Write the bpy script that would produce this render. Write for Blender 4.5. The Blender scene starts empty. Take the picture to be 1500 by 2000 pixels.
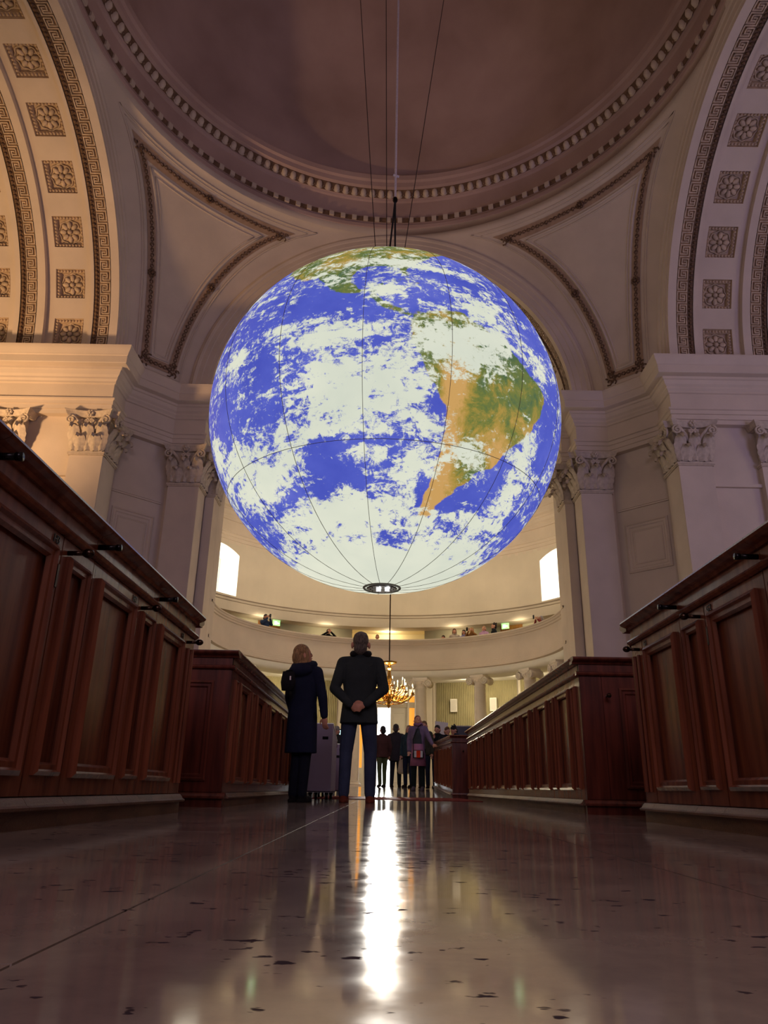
import bpy, bmesh, math, random
import numpy as np
from mathutils import Vector, Matrix
random.seed(7); RNG = np.random.default_rng(11)
SC = bpy.context.scene
COL = SC.collection
PI = math.pi
R_ = math.radians

# ---------------------------------------------------------------- camera
HC = 0.14
def setup_camera():
    f, p, r, y = 1450.0, R_(20.45), R_(1.1), R_(-0.28)
    F = Vector((math.sin(y)*math.cos(p), math.cos(y)*math.cos(p), math.sin(p)))
    rt = Vector((math.cos(y), -math.sin(y), 0)); up = rt.cross(F)
    Rr = math.cos(r)*rt + math.sin(r)*up; U = -math.sin(r)*rt + math.cos(r)*up
    m = Matrix.Identity(4)
    for i in range(3):
        m[i][0] = Rr[i]; m[i][1] = U[i]; m[i][2] = -F[i]
    m[2][3] = HC
    cd = bpy.data.cameras.new('camera'); c = bpy.data.objects.new('camera', cd); COL.objects.link(c)
    c.matrix_world = m; cd.sensor_fit = 'AUTO'; cd.sensor_width = 36.0; cd.lens = f/2000*36.0
    cd.clip_start = 0.02; cd.clip_end = 300
    SC.camera = c
setup_camera()
vs = SC.view_settings
vs.view_transform = 'Standard'; vs.look = 'None'; vs.gamma = 1.0; vs.exposure = 0.12; vs.use_curve_mapping = False

# ---------------------------------------------------------------- world, sun and lights
XC, YC = 0.06, 13.8          # centre of the crossing
AY = 25.1                    # centre of the apse
w = bpy.data.worlds.new('sky'); SC.world = w; w.use_nodes = True
bg = w.node_tree.nodes['Background']; bg.inputs[0].default_value = (0.93, 0.96, 1.0, 1); bg.inputs[1].default_value = 5.0

def lamp(name, kind, loc, energy, color, size=0.5, target=None, spot=None, blend=0.5, sizey=None):
    d = bpy.data.lights.new(name, kind); d.energy = energy; d.color = color
    if kind == 'AREA':
        d.size = size
        if sizey: d.shape = 'RECTANGLE'; d.size_y = sizey
    elif kind == 'SUN': d.angle = size
    else: d.shadow_soft_size = size
    if spot: d.spot_size = R_(spot); d.spot_blend = blend
    o = bpy.data.objects.new(name, d); COL.objects.link(o); o.location = loc
    if target is not None:
        o.rotation_euler = (Vector(target)-Vector(loc)).to_track_quat('-Z', 'Y').to_euler()
    return o
# low sun shining in through the open entrance door
lamp('sun', 'SUN', (0, 60, 10), 6.0, (1.0, 0.93, 0.82), R_(1.5), target=(0, 8, 5.4))
# added area fills, right transept and chancel behind the camera; no windows built
lamp('right_transept_fill', 'AREA', (19.4, YC-2, 8.5), 160, (0.95, 0.80, 0.55), 5, target=(0, YC, 11.5), sizey=8)
lamp('right_transept_violet_fill', 'AREA', (15.0, 8.4, 7.5), 360, (0.46, 0.42, 1.0), 3, target=(10.5, 17, 17.5), sizey=6)  # unseen violet uplight added towards the vault
lamp('chancel_fill', 'AREA', (XC, -8.6, 9.0), 680, (0.86, 0.66, 0.84), 7, target=(0, YC, 13.5), sizey=8)  # soft pinkish fill added behind the camera
# left transept: unseen warm lamp as a spot, plus an added area fill
lamp('left_transept_spot', 'SPOT', (-14.0, 14.6, 6.6), 2700, (1.0, 0.59, 0.29), 0.4, target=(-12.6, 20.0, 12.6), spot=105, blend=0.8)
lamp('left_transept_fill', 'AREA', (-19.4, YC-2, 8.5), 190, (1.0, 0.82, 0.52), 5, target=(0, YC, 11.5), sizey=8)
# gallery hall: chandelier light, plus warm fills added without visible fixtures
def hp_(r, a, z): return (XC+r*math.sin(R_(a)), AY+r*math.cos(R_(a)), z)
for a in (-50, -17, 17, 50):
    lamp('hall_wall_fill', 'AREA', hp_(4.6, a, 9.6), 62, (1.0, 0.80, 0.54), 1.2, target=hp_(9.0, a, 9.0))  # added fill hanging free, facing the drum wall
lamp('chandelier_light', 'POINT', (XC+0.10, 26.0, 3.75), 270, (1.0, 0.82, 0.56), 0.35)
for k, a in enumerate((-68, -47, -28, 28, 47, 68)):
    lamp('under_gallery_fill', 'AREA', hp_(7.3, a, 4.25), 60, (1.0, 0.84, 0.58), 0.9, target=hp_(9.6, a, 2.6))  # unseen fill added below the gallery, aimed at its wall
for k, a in enumerate((-60, -38, -18, 20, 40, 60)):
    lamp('gallery_fill', 'AREA', hp_(8.7, a, 6.85), 14, (1.0, 0.84, 0.56), 0.5, target=hp_(9.8, a, 6.3))  # unseen fill added to brighten the gallery back wall

# ---------------------------------------------------------------- materials
def lin(c): return tuple(((x/255)/12.92 if x/255 <= 0.04045 else ((x/255+0.055)/1.055)**2.4) for x in c)
MATS = {}
def mat(name, rgb, rough=0.6, var=0.12, vscale=3.0, bump=0.0, bscale=40.0, metal=0.0, spec=0.5, stretch=None, rgb2=None, coat=0.0, detail=5):
    if name in MATS: return MATS[name]
    m = bpy.data.materials.new(name); m.use_nodes = True; nt = m.node_tree; N = nt.nodes; L = nt.links
    b = N['Principled BSDF']; b.inputs['Roughness'].default_value = rough; b.inputs['Metallic'].default_value = metal
    b.inputs['Specular IOR Level'].default_value = spec
    if coat: b.inputs['Coat Weight'].default_value = coat; b.inputs['Coat Roughness'].default_value = 0.12
    tc = N.new('ShaderNodeTexCoord'); mp = N.new('ShaderNodeMapping'); L.new(tc.outputs['Object'], mp.inputs[0])
    if stretch: mp.inputs['Scale'].default_value = stretch
    n = N.new('ShaderNodeTexNoise'); n.inputs['Scale'].default_value = vscale; n.inputs['Detail'].default_value = detail
    L.new(mp.outputs[0], n.inputs['Vector'])
    cr = N.new('ShaderNodeValToRGB'); c = lin(rgb); c2 = lin(rgb2) if rgb2 else tuple(x*(1-var*2) for x in c)
    cr.color_ramp.elements[0].position = 0.3; cr.color_ramp.elements[0].color = (*c2, 1)
    cr.color_ramp.elements[1].position = 0.7; cr.color_ramp.elements[1].color = (*[min(1, x*(1+var*0.5)) for x in c], 1)
    L.new(n.outputs['Fac'], cr.inputs[0]); L.new(cr.outputs[0], b.inputs['Base Color'])
    if bump:
        n2 = N.new('ShaderNodeTexNoise'); n2.inputs['Scale'].default_value = bscale; n2.inputs['Detail'].default_value = 4
        L.new(mp.outputs[0], n2.inputs['Vector'])
        bp = N.new('ShaderNodeBump'); bp.inputs['Strength'].default_value = bump; bp.inputs['Distance'].default_value = 0.02
        L.new(n2.outputs['Fac'], bp.inputs['Height']); L.new(bp.outputs[0], b.inputs['Normal'])
    MATS[name] = m
    return m
def emat(name, rgb, strength):
    m = bpy.data.materials.new(name); m.use_nodes = True; b = m.node_tree.nodes['Principled BSDF']
    b.inputs['Base Color'].default_value = (*lin(rgb), 1); b.inputs['Emission Color'].default_value = (*lin(rgb), 1)
    b.inputs['Emission Strength'].default_value = strength; MATS[name] = m
    return m
PLASTER = mat('plaster', (214, 198, 178), 0.75, 0.06, 0.8, 0.12, 25, spec=0.25)
PLASTER_GREY = mat('plaster_grey', (190, 182, 172), 0.8, 0.06, 0.9, 0.12, 25, spec=0.25)
DOMEMAT = mat('dome_plaster', (192, 166, 154), 0.85, 0.1, 0.35, 0.15, 9, spec=0.2, rgb2=(166, 140, 128), detail=8)
ORN = mat('ornament_plaster', (206, 184, 156), 0.7, 0.2, 6, 0.2, 60, spec=0.3)
COFF = mat('coffer_plaster', (204, 180, 150), 0.8, 0.12, 5, 0.2, 60, spec=0.2)
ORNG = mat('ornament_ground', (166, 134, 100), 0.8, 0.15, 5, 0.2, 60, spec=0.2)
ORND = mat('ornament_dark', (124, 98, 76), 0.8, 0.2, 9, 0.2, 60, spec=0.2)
CAPM = mat('carved_plaster', (206, 190, 168), 0.7, 0.12, 8, 0.2, 50, spec=0.3)
WOOD = mat('mahogany', (134, 77, 54), 0.23, 0.25, 2.2, 0.04, 30, spec=0.5, stretch=(9, 9, 0.8), rgb2=(98, 54, 39))
WOODD = mat('mahogany_dark', (104, 51, 38), 0.26, 0.25, 2.2, 0.04, 30, spec=0.5, stretch=(9, 9, 0.8), rgb2=(70, 34, 27))
WOODP = mat('worn_plinth_wood', (118, 82, 62), 0.5, 0.3, 3.0, 0.2, 40, stretch=(6, 1.5, 6), rgb2=(84, 54, 42))
BRASS = mat('dark_bronze', (70, 54, 44), 0.25, 0.15, 6, metal=1.0)
GOLD = mat('gilt_brass', (214, 160, 74), 0.25, 0.12, 8, metal=1.0)
IRON = mat('black_iron', (26, 24, 26), 0.25, 0.1, 6, metal=0.6)
STONEW = mat('column_marble', (228, 216, 196), 0.35, 0.06, 3, spec=0.4)
WHITE = mat('white_paint', (232, 226, 210), 0.5, 0.05, 2, spec=0.35)
GLASSB = mat('window_reveal_plaster', (240, 236, 222), 0.7, 0.03, 2)
DOORW = mat('oak_door', (150, 98, 40), 0.4, 0.2, 2, stretch=(8, 8, 1), rgb2=(116, 72, 28))
REDC = mat('red_carpet', (128, 46, 44), 0.9, 0.2, 30, 0.3, 300, spec=0.1)

# ---------------------------------------------------------------- mesh helpers
class MB:
    def __init__(s): s.v = []; s.f = []; s.M = None
    def add(s, vs, fs):
        o = len(s.v)
        if s.M is not None: vs = [tuple(s.M @ Vector(p)) for p in vs]
        s.v += [tuple(map(float, p)) for p in vs]; s.f += [tuple(i+o for i in f) for f in fs]
        return s
    def box(s, x0, x1, y0, y1, z0, z1):
        return s.add([(x0,y0,z0),(x1,y0,z0),(x1,y1,z0),(x0,y1,z0),(x0,y0,z1),(x1,y0,z1),(x1,y1,z1),(x0,y1,z1)],
              [(0,3,2,1),(4,5,6,7),(0,1,5,4),(1,2,6,5),(2,3,7,6),(3,0,4,7)])
    def grid(s, P, cu=False, cv=False):
        a = len(P); b = len(P[0]); vs = [p for row in P for p in row]; fs = []
        for i in range(a if cu else a-1):
            for j in range(b if cv else b-1):
                fs.append((i*b+j, i*b+(j+1) % b, ((i+1) % a)*b+(j+1) % b, ((i+1) % a)*b+j))
        return s.add(vs, fs)
    def loft(s, rings, cap=True):
        n = len(rings[0]); o = len(s.v); s.grid(rings, False, True)
        if cap:
            s.f.append(tuple(o+i for i in reversed(range(n)))); q = o+(len(rings)-1)*n; s.f.append(tuple(q+i for i in range(n)))
        return s
    def tube(s, path, r, n=8, closed=False, cap=True):
        P = [Vector(p) for p in path]; m = len(P); rings = []; prev = None
        for i in range(m):
            a = P[(i-1) % m] if (closed or i > 0) else P[i]; b = P[(i+1) % m] if (closed or i < m-1) else P[i]
            t = (b-a); t = t.normalized() if t.length > 1e-9 else Vector((0, 0, 1))
            if prev is None:
                u = t.orthogonal().normalized()
            else:
                u = (prev - t*prev.dot(t)); u = u.normalized() if u.length > 1e-6 else t.orthogonal().normalized()
            prev = u; w_ = t.cross(u); rr = r[i] if isinstance(r, (list, tuple)) else r
            rings.append([tuple(P[i]+(u*math.cos(2*PI*k/n)+w_*math.sin(2*PI*k/n))*rr) for k in range(n)])
        if closed: return s.grid(rings, True, True)
        return s.loft(rings, cap)
    def lathe(s, prof, n=24, c=(0, 0, 0), a0=0, a1=2*PI, cap=False):
        full = abs(a1-a0-2*PI) < 1e-6; k = n if full else n+1
        P = [[(c[0]+r*math.cos(a0+(a1-a0)*i/n), c[1]+r*math.sin(a0+(a1-a0)*i/n), c[2]+z) for r, z in prof] for i in range(k)]
        s.grid(P, full, False)
        return s
    def ell(s, c, r, n=10, m=7, M=None):
        P = []
        for i in range(m+1):
            t = -PI/2+PI*i/m; ct = max(math.cos(t), 0.02)
            row = [Vector((ct*math.cos(2*PI*j/n)*r[0], ct*math.sin(2*PI*j/n)*r[1], math.sin(t)*r[2])) for j in range(n)]
            if M is not None: row = [M @ q for q in row]
            P.append([tuple(q+Vector(c)) for q in row])
        return s.loft(P, True)
    def caps(s, a, b, ra, rb, n=10):
        a = Vector(a); b = Vector(b); d = (b-a); L = d.length; t = d/L if L > 1e-6 else Vector((0, 0, 1))
        path = []; rr = []
        for k in range(4):
            q = PI/2*(1-k/3.0); path.append(a-t*ra*math.sin(q)); rr.append(max(ra*math.cos(q), ra*0.05))
        for k in range(4):
            q = PI/2*k/3.0; path.append(b+t*rb*math.sin(q)); rr.append(max(rb*math.cos(q), rb*0.05))
        return s.tube(path, rr, n)
    def sweep(s, prof, path, closed=False):
        """profile (out, z) along a plan polyline; out is to the right of the walking direction"""
        P = [Vector((p[0], p[1])) for p in path]; m = len(P); rows = []
        def nrm(a, b): d = (b-a).normalized(); return Vector((d.y, -d.x))
        for i in range(m):
            if closed or 0 < i < m-1:
                n1 = nrm(P[(i-1) % m], P[i]); n2 = nrm(P[i], P[(i+1) % m]); q = (n1+n2); q = q/(1+n1.dot(n2))
            else:
                q = nrm(P[0], P[1]) if i == 0 else nrm(P[-2], P[-1])
            rows.append([(P[i].x+q.x*o, P[i].y+q.y*o, z) for o, z in prof])
        return s.grid(rows, closed, False)
    def mx(s, about=0.0):
        s.v = [(2*about-x, y, z) for x, y, z in s.v]; s.f = [tuple(reversed(f)) for f in s.f]
        return s
    def mesh(s, name):
        me = bpy.data.meshes.new(name); me.from_pydata(s.v, [], s.f); me.update()
        return me
    def build(s, name, m, parent=None, smooth=False, kind=None, loc=None):
        me = s.mesh(name); me.materials.append(m)
        if smooth: me.polygons.foreach_set('use_smooth', [True]*len(me.polygons))
        return link(name, me, parent, kind, loc)
def link(name, me, parent=None, kind=None, loc=None):
    o = bpy.data.objects.new(name, me); COL.objects.link(o)
    if parent is not None: o.parent = parent
    if kind: o['kind'] = kind
    if loc is not None: o.location = loc
    return o
def smooth_by_angle(o, deg=35):
    me = o.data; bm = bmesh.new(); bm.from_mesh(me); bmesh.ops.recalc_face_normals(bm, faces=bm.faces)
    for e in bm.edges: e.smooth = not (len(e.link_faces) == 2 and e.calc_face_angle(0) > R_(deg))
    for f in bm.faces: f.smooth = True
    bm.to_mesh(me); bm.free()
    return o
def tag(o, label, cat=None, group=None, kind=None):
    o['label'] = label
    if cat: o['category'] = cat
    if group: o['group'] = group
    if kind: o['kind'] = kind
    return o
def empty(name, loc=(0, 0, 0), rz=0):
    o = bpy.data.objects.new(name, None); COL.objects.link(o); o.location = loc; o.rotation_euler = (0, 0, rz); o.empty_display_size = 0.1
    return o
def struct(name, label, cat, loc=(0, 0, 0)):
    return tag(empty(name, loc), label, cat, kind='structure')
def text_mesh(txt, size, depth):
    cu = bpy.data.curves.new('t', 'FONT'); cu.body = txt; cu.size = size; cu.extrude = depth; cu.align_x = 'CENTER'; cu.align_y = 'CENTER'; cu.resolution_u = 3
    o = bpy.data.objects.new('t', cu); COL.objects.link(o)
    dg = bpy.context.evaluated_depsgraph_get(); dg.update(); me = bpy.data.meshes.new_from_object(o.evaluated_get(dg))
    bpy.data.objects.remove(o); bpy.data.curves.remove(cu)
    return me
# ---------------------------------------------------------------- floor
def floor_material():
    m = bpy.data.materials.new('polished_limestone'); m.use_nodes = True; nt = m.node_tree; N = nt.nodes; L = nt.links; b = N['Principled BSDF']
    g = N.new('ShaderNodeNewGeometry'); 
    n1 = N.new('ShaderNodeTexNoise'); n1.inputs['Scale'].default_value = 2.6; n1.inputs['Detail'].default_value = 9; n1.inputs['Roughness'].default_value = 0.65
    L.new(g.outputs['Position'], n1.inputs['Vector'])
    cr = N.new('ShaderNodeValToRGB'); e = cr.color_ramp.elements
    e[0].position = 0.3; e[0].color = (*lin((122, 110, 104)), 1); e[1].position = 0.72; e[1].color = (*lin((176, 160, 146)), 1)
    L.new(n1.outputs['Fac'], cr.inputs[0])
    # worn dark pits, drawn out across the aisle
    mp = N.new('ShaderNodeMapping'); mp.inputs['Scale'].default_value = (1.0, 1.5, 1); L.new(g.outputs['Position'], mp.inputs[0])
    n2 = N.new('ShaderNodeTexNoise'); n2.inputs['Scale'].default_value = 28; n2.inputs['Detail'].default_value = 3; L.new(mp.outputs[0], n2.inputs['Vector'])
    n3 = N.new('ShaderNodeTexNoise'); n3.inputs['Scale'].default_value = 3.2; n3.inputs['Detail'].default_value = 2; L.new(mp.outputs[0], n3.inputs['Vector'])
    ad = N.new('ShaderNodeMath'); ad.operation = 'MULTIPLY_ADD'; ad.inputs[1].default_value = 0.45; L.new(n3.outputs['Fac'], ad.inputs[0]); L.new(n2.outputs['Fac'], ad.inputs[2])
    c2 = N.new('ShaderNodeValToRGB'); c2.color_ramp.elements[0].position = 0.885; c2.color_ramp.elements[0].color = (0, 0, 0, 1); c2.color_ramp.elements[1].position = 0.925; c2.color_ramp.elements[1].color = (1, 1, 1, 1)
    L.new(ad.outputs[0], c2.inputs[0])
    mx = N.new('ShaderNodeMixRGB'); mx.inputs[2].default_value = (*lin((46, 38, 40)), 1); L.new(c2.outputs[0], mx.inputs[0]); L.new(cr.outputs[0], mx.inputs[1]); L.new(mx.outputs[0], b.inputs['Base Color'])
    # fine polish marks in the gloss
    n4 = N.new('ShaderNodeTexNoise'); n4.inputs['Scale'].default_value = 14; n4.inputs['Detail'].default_value = 6; L.new(g.outputs['Position'], n4.inputs['Vector'])
    mr = N.new('ShaderNodeMapRange'); mr.inputs[1].default_value = 0.3; mr.inputs[2].default_value = 0.75; mr.inputs[3].default_value = 0.055; mr.inputs[4].default_value = 0.11
    L.new(n4.outputs['Fac'], mr.inputs[0])
    L.new(mr.outputs[0], b.inputs['Roughness'])
    df = N.new('ShaderNodeBsdfDiffuse'); df.inputs[0].default_value = (*lin((66, 56, 60)), 1); ms = N.new('ShaderNodeMixShader'); L.new(c2.outputs[0], ms.inputs[0]); L.new(b.outputs[0], ms.inputs[1]); L.new(df.outputs[0], ms.inputs[2]); L.new(ms.outputs[0], N['Material Output'].inputs['Surface'])
    return m
FLOORM = floor_material()
def ramp_z(y): return 0.0 if y < 14.2 else min((y-14.2)*0.03, 0.18)
JOINT = mat('floor_joint', (138, 128, 118), 0.6, 0.1, 8)
def build_floor():
    fl = struct('floor', 'worn polished grey limestone floor running down the aisle', 'floor')
    b = MB(); b.box(-22, 22, -9.5, 14.2, -0.3, -0.004)
    b.build('joint_bed', JOINT, fl)
    # outer paving beyond the slabs that can be told apart
    b = MB()
    for x0, x1 in ((-22, -2.88), (3.14, 22)): b.box(x0, x1, -9.5, 14.2, -0.004, 0.0)
    b.box(-2.88, 3.14, -9.5, -0.4, -0.004, 0.0)
    b.build('side_paving', FLOORM, fl)
    b = MB(); ys = [14.2, 16, 18, 20.2, 24, 36]
    b.grid([[(x, y, ramp_z(y)) for y in ys] for x in (-22, 22)]); b.build('ramp', FLOORM, fl)
    xs = [-2.88, -2.02, -1.16, -0.30, 0.56, 1.42, 2.28, 3.14]; g = 0.002
    for i in range(7):
        y = -0.4; k = 0
        off = [1.1, 2.3, 0.7, 7.70, 3.0, 1.9, 2.6][i]
        cuts = [-0.4]
        while cuts[-1] < 14.2:
            nx = off if len(cuts) == 1 else cuts[-1]+1.9+0.4*((i*5+len(cuts)*3) % 4)/3
            if nx > 13.4: nx = 14.2
            cuts.append(nx)
        for a, c in zip(cuts[:-1], cuts[1:]):
            s = MB(); s.box(xs[i]+g, xs[i+1]-g, a+g, c-g, -0.02, 0.0); s.build('slab', FLOORM, fl)
build_floor()
rc = MB(); rc.box(-1.0, 1.36, 10.75, 13.98, 0.0, 0.008)
tag(rc.build('carpet_runner', REDC), 'flat red carpet strip laid across the aisle beyond the standing man', 'carpet')

# ---------------------------------------------------------------- crossing, piers, entablature
A = 8.7; RI = 6.25; RO = 6.98; ZS = 12.62; ZR = 20.0; JX = 6.2; PF = 8.5
def arc_pts(r, n, a0=0, a1=PI): return [(r*math.cos(a0+(a1-a0)*i/n), r*math.sin(a0+(a1-a0)*i/n)) for i in range(n+1)]
ENT = [(-0.35, 10.6), (0, 10.6), (0.0, 10.74), (0.035, 10.75), (0.035, 10.90), (0.07, 10.91), (0.07, 11.03), (0.12, 11.05), (0.12, 11.10), (0.0, 11.12),
       (0.0, 11.62), (0.05, 11.64), (0.05, 11.70), (0.10, 11.76), (0.10, 11.82), (0.16, 11.88), (0.20, 12.00), (0.24, 12.02), (0.24, 12.10), (0.40, 12.14), (0.42, 12.16), (0.42, 12.38),
       (0.45, 12.40), (0.46, 12.46), (0.52, 12.56), (0.55, 12.66), (0.55, 12.70), (-0.25, 12.72)]
PLAN = [(-20.0, YC+6.2), (-PF, YC+6.2), (-PF, YC+7.25), (-7.25, YC+PF), (-JX, YC+PF), (-JX, YC+9.4), (-5.9, YC+9.4), (-5.9, YC+10.3)]
PLAN = [(x+XC, y) for x, y in PLAN]
NEARPLAN = [(x, 2*YC-y) for x, y in reversed(PLAN)]   # the piers on the camera's side

# Corinthian capital: local frame x along the face, -y out of the wall, z up, base at z = 0
def leaf_mesh(wd, ht, curl):
    """acanthus leaf: lobed edge, raised midrib, tip rolling out of the wall"""
    b = MB(); P = []; n = 14
    for j in range(n+1):
        t = j/n; lobe = 1+0.22*abs(math.sin(t*PI*4.5)); wj = wd*(0.55+0.55*math.sin(PI*min(t*1.02, 1)*0.8))*lobe*(1-0.75*max(0, t-0.7)/0.3)
        if t < 0.72: y, z = -0.03-curl*0.55*(t/0.72)**2, ht*t/0.72*0.86
        else:
            q = (t-0.72)/0.28*PI*1.05; rr = curl*0.55; y = -0.03-curl*0.55-rr*(1-math.cos(q))*0.9; z = ht*0.86+rr*math.sin(q)
        P.append([(wj/2*u, y+0.05*abs(u)**1.5-0.022*(u == 0)+0.02*(abs(u) == 0.5)*math.cos(t*PI*9), z-0.03*abs(u)*t) for u in (-1, -0.75, -0.5, -0.25, 0, 0.25, 0.5, 0.75, 1)])
    b.grid(P); b.grid(list(reversed([[(x, y+0.022, z) for x, y, z in r] for r in P])))
    return b
def spiral(cx, cz, y, r0, turns, sgn, r=0.028):
    pts = []
    for i in range(15):
        t = i/14; a = PI/2+sgn*turns*2*PI*t; rr = r0*(1-0.82*t); pts.append((cx+rr*math.cos(a)*1.0, y, cz+rr*math.sin(a)))
    return pts
def cap_meshes(W):
    H = 1.26
    b = MB()
    hw = W/2
    b.box(-hw+0.04, hw-0.04, -0.02, 0.25, 0.0, 1.12)                                  # bell
    b.box(-hw-0.05, hw+0.05, -0.06, 0.25, -0.08, -0.02); b.box(-hw-0.03, hw+0.03, -0.04, 0.25, -0.12, -0.08)    # necking
    Pt = []                                                                # concave abacus
    for z, e in ((1.08, 0.0), (1.14, 0.03), (1.20, 0.05), (1.24, 0.08), (1.26, 0.08)):
        row = []
        for i in range(13):
            u = -1+2*i/12; row.append(((hw+0.13+e)*u, -0.10-0.20*abs(u)**1.8-e, z))
        row = [((-hw-0.13-e), 0.2, z)]+row+[((hw+0.13+e), 0.2, z)]
        Pt.append(row)
    b.loft(Pt, True)
    core = b.mesh('capital'); core.materials.append(CAPM)
    lf = leaf_mesh(W*0.33, 0.44, 0.20).mesh('leaf'); lf.materials.append(CAPM)
    lf2 = leaf_mesh(W*0.30, 0.74, 0.26).mesh('leaf'); lf2.materials.append(CAPM)
    v = MB()
    for s in (-1, 1):
        v.tube([(s*W*0.14, -0.09, 0.62), (s*W*0.26, -0.14, 0.84), (s*W*0.42, -0.22, 1.02), (s*W*0.50, -0.26, 1.08)], [0.05, 0.06, 0.05, 0.035], 6)
        v.tube(spiral(s*(hw+0.02), 0.94, -0.26, 0.15, 1.5, -s), 0.035, 6)
        v.tube([(s*W*0.10, -0.09, 0.62), (s*W*0.09, -0.12, 0.86), (s*W*0.06, -0.14, 1.0)], [0.04, 0.045, 0.03], 6)
        v.tube(spiral(s*W*0.09, 0.95, -0.15, 0.085, 1.25, s), 0.026, 6)
    vo = v.mesh('volute'); vo.materials.append(CAPM)
    f = MB()
    for k in range(6):
        a = k*PI/3; f.ell((0.075*math.cos(a), -0.20, 1.18+0.075*math.sin(a)), (0.05, 0.04, 0.05), 6, 4)
    f.ell((0, -0.23, 1.18), (0.045, 0.05, 0.045), 6, 4)
    fm = f.mesh('flower'); fm.materials.append(CAPM)
    for me in (lf, lf2, vo): me.polygons.foreach_set('use_smooth', [True]*len(me.polygons))
    return core, lf, lf2, vo, fm
CAPS = {}
def capital(parent, x, y, z, rz, W):
    k = round(W, 2)
    if k not in CAPS: CAPS[k] = cap_meshes(k)
    core, lf, lf2, vo, fm = CAPS[k]
    c = link('capital', core, parent); c.location = (x, y, z); c.rotation_euler = (0, 0, rz)
    for i in range(2): l = link('leaf', lf, c); l.location = ((i-0.5)*k*0.46, -0.06, 0.0)
    for i in range(3): l = link('leaf', lf2, c); l.location = ((i-1)*k*0.42, -0.05, 0.02)
    link('volute', vo, c); link('flower', fm, c)
    return c
def pilaster(parent, x, y, rz, W, base=0.0):
    b = MB(); hw = W/2
    b.box(-hw, hw, 0.0, 0.3, base+0.5, 9.26); b.box(-hw-0.06, hw+0.06, -0.06, 0.3, base, base+0.36); b.box(-hw-0.03, hw+0.03, -0.03, 0.3, base+0.36, base+0.5)
    o = b.build('pilaster', PLASTER, parent); o.location = (x, y, 0); o.rotation_euler = (0, 0, rz)
    capital(parent, x, y, 9.34, rz, W)
def frame_strip(b, x0, x1, z0, z1, y, wd, d):
    """raised picture-frame moulding on plane y, towards -y"""
    prof = [(0, 0), (0.0, d*0.6), (wd*0.3, d), (wd*0.45, d*0.5), (wd*0.8, d*0.5), (wd, 0)]
    P = [[(x0+o, y-e, z0+o) for o, e in prof], [(x1-o, y-e, z0+o) for o, e in prof], [(x1-o, y-e, z1-o) for o, e in prof], [(x0+o, y-e, z1-o) for o, e in prof]]
    b.grid(P, True, False)

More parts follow.
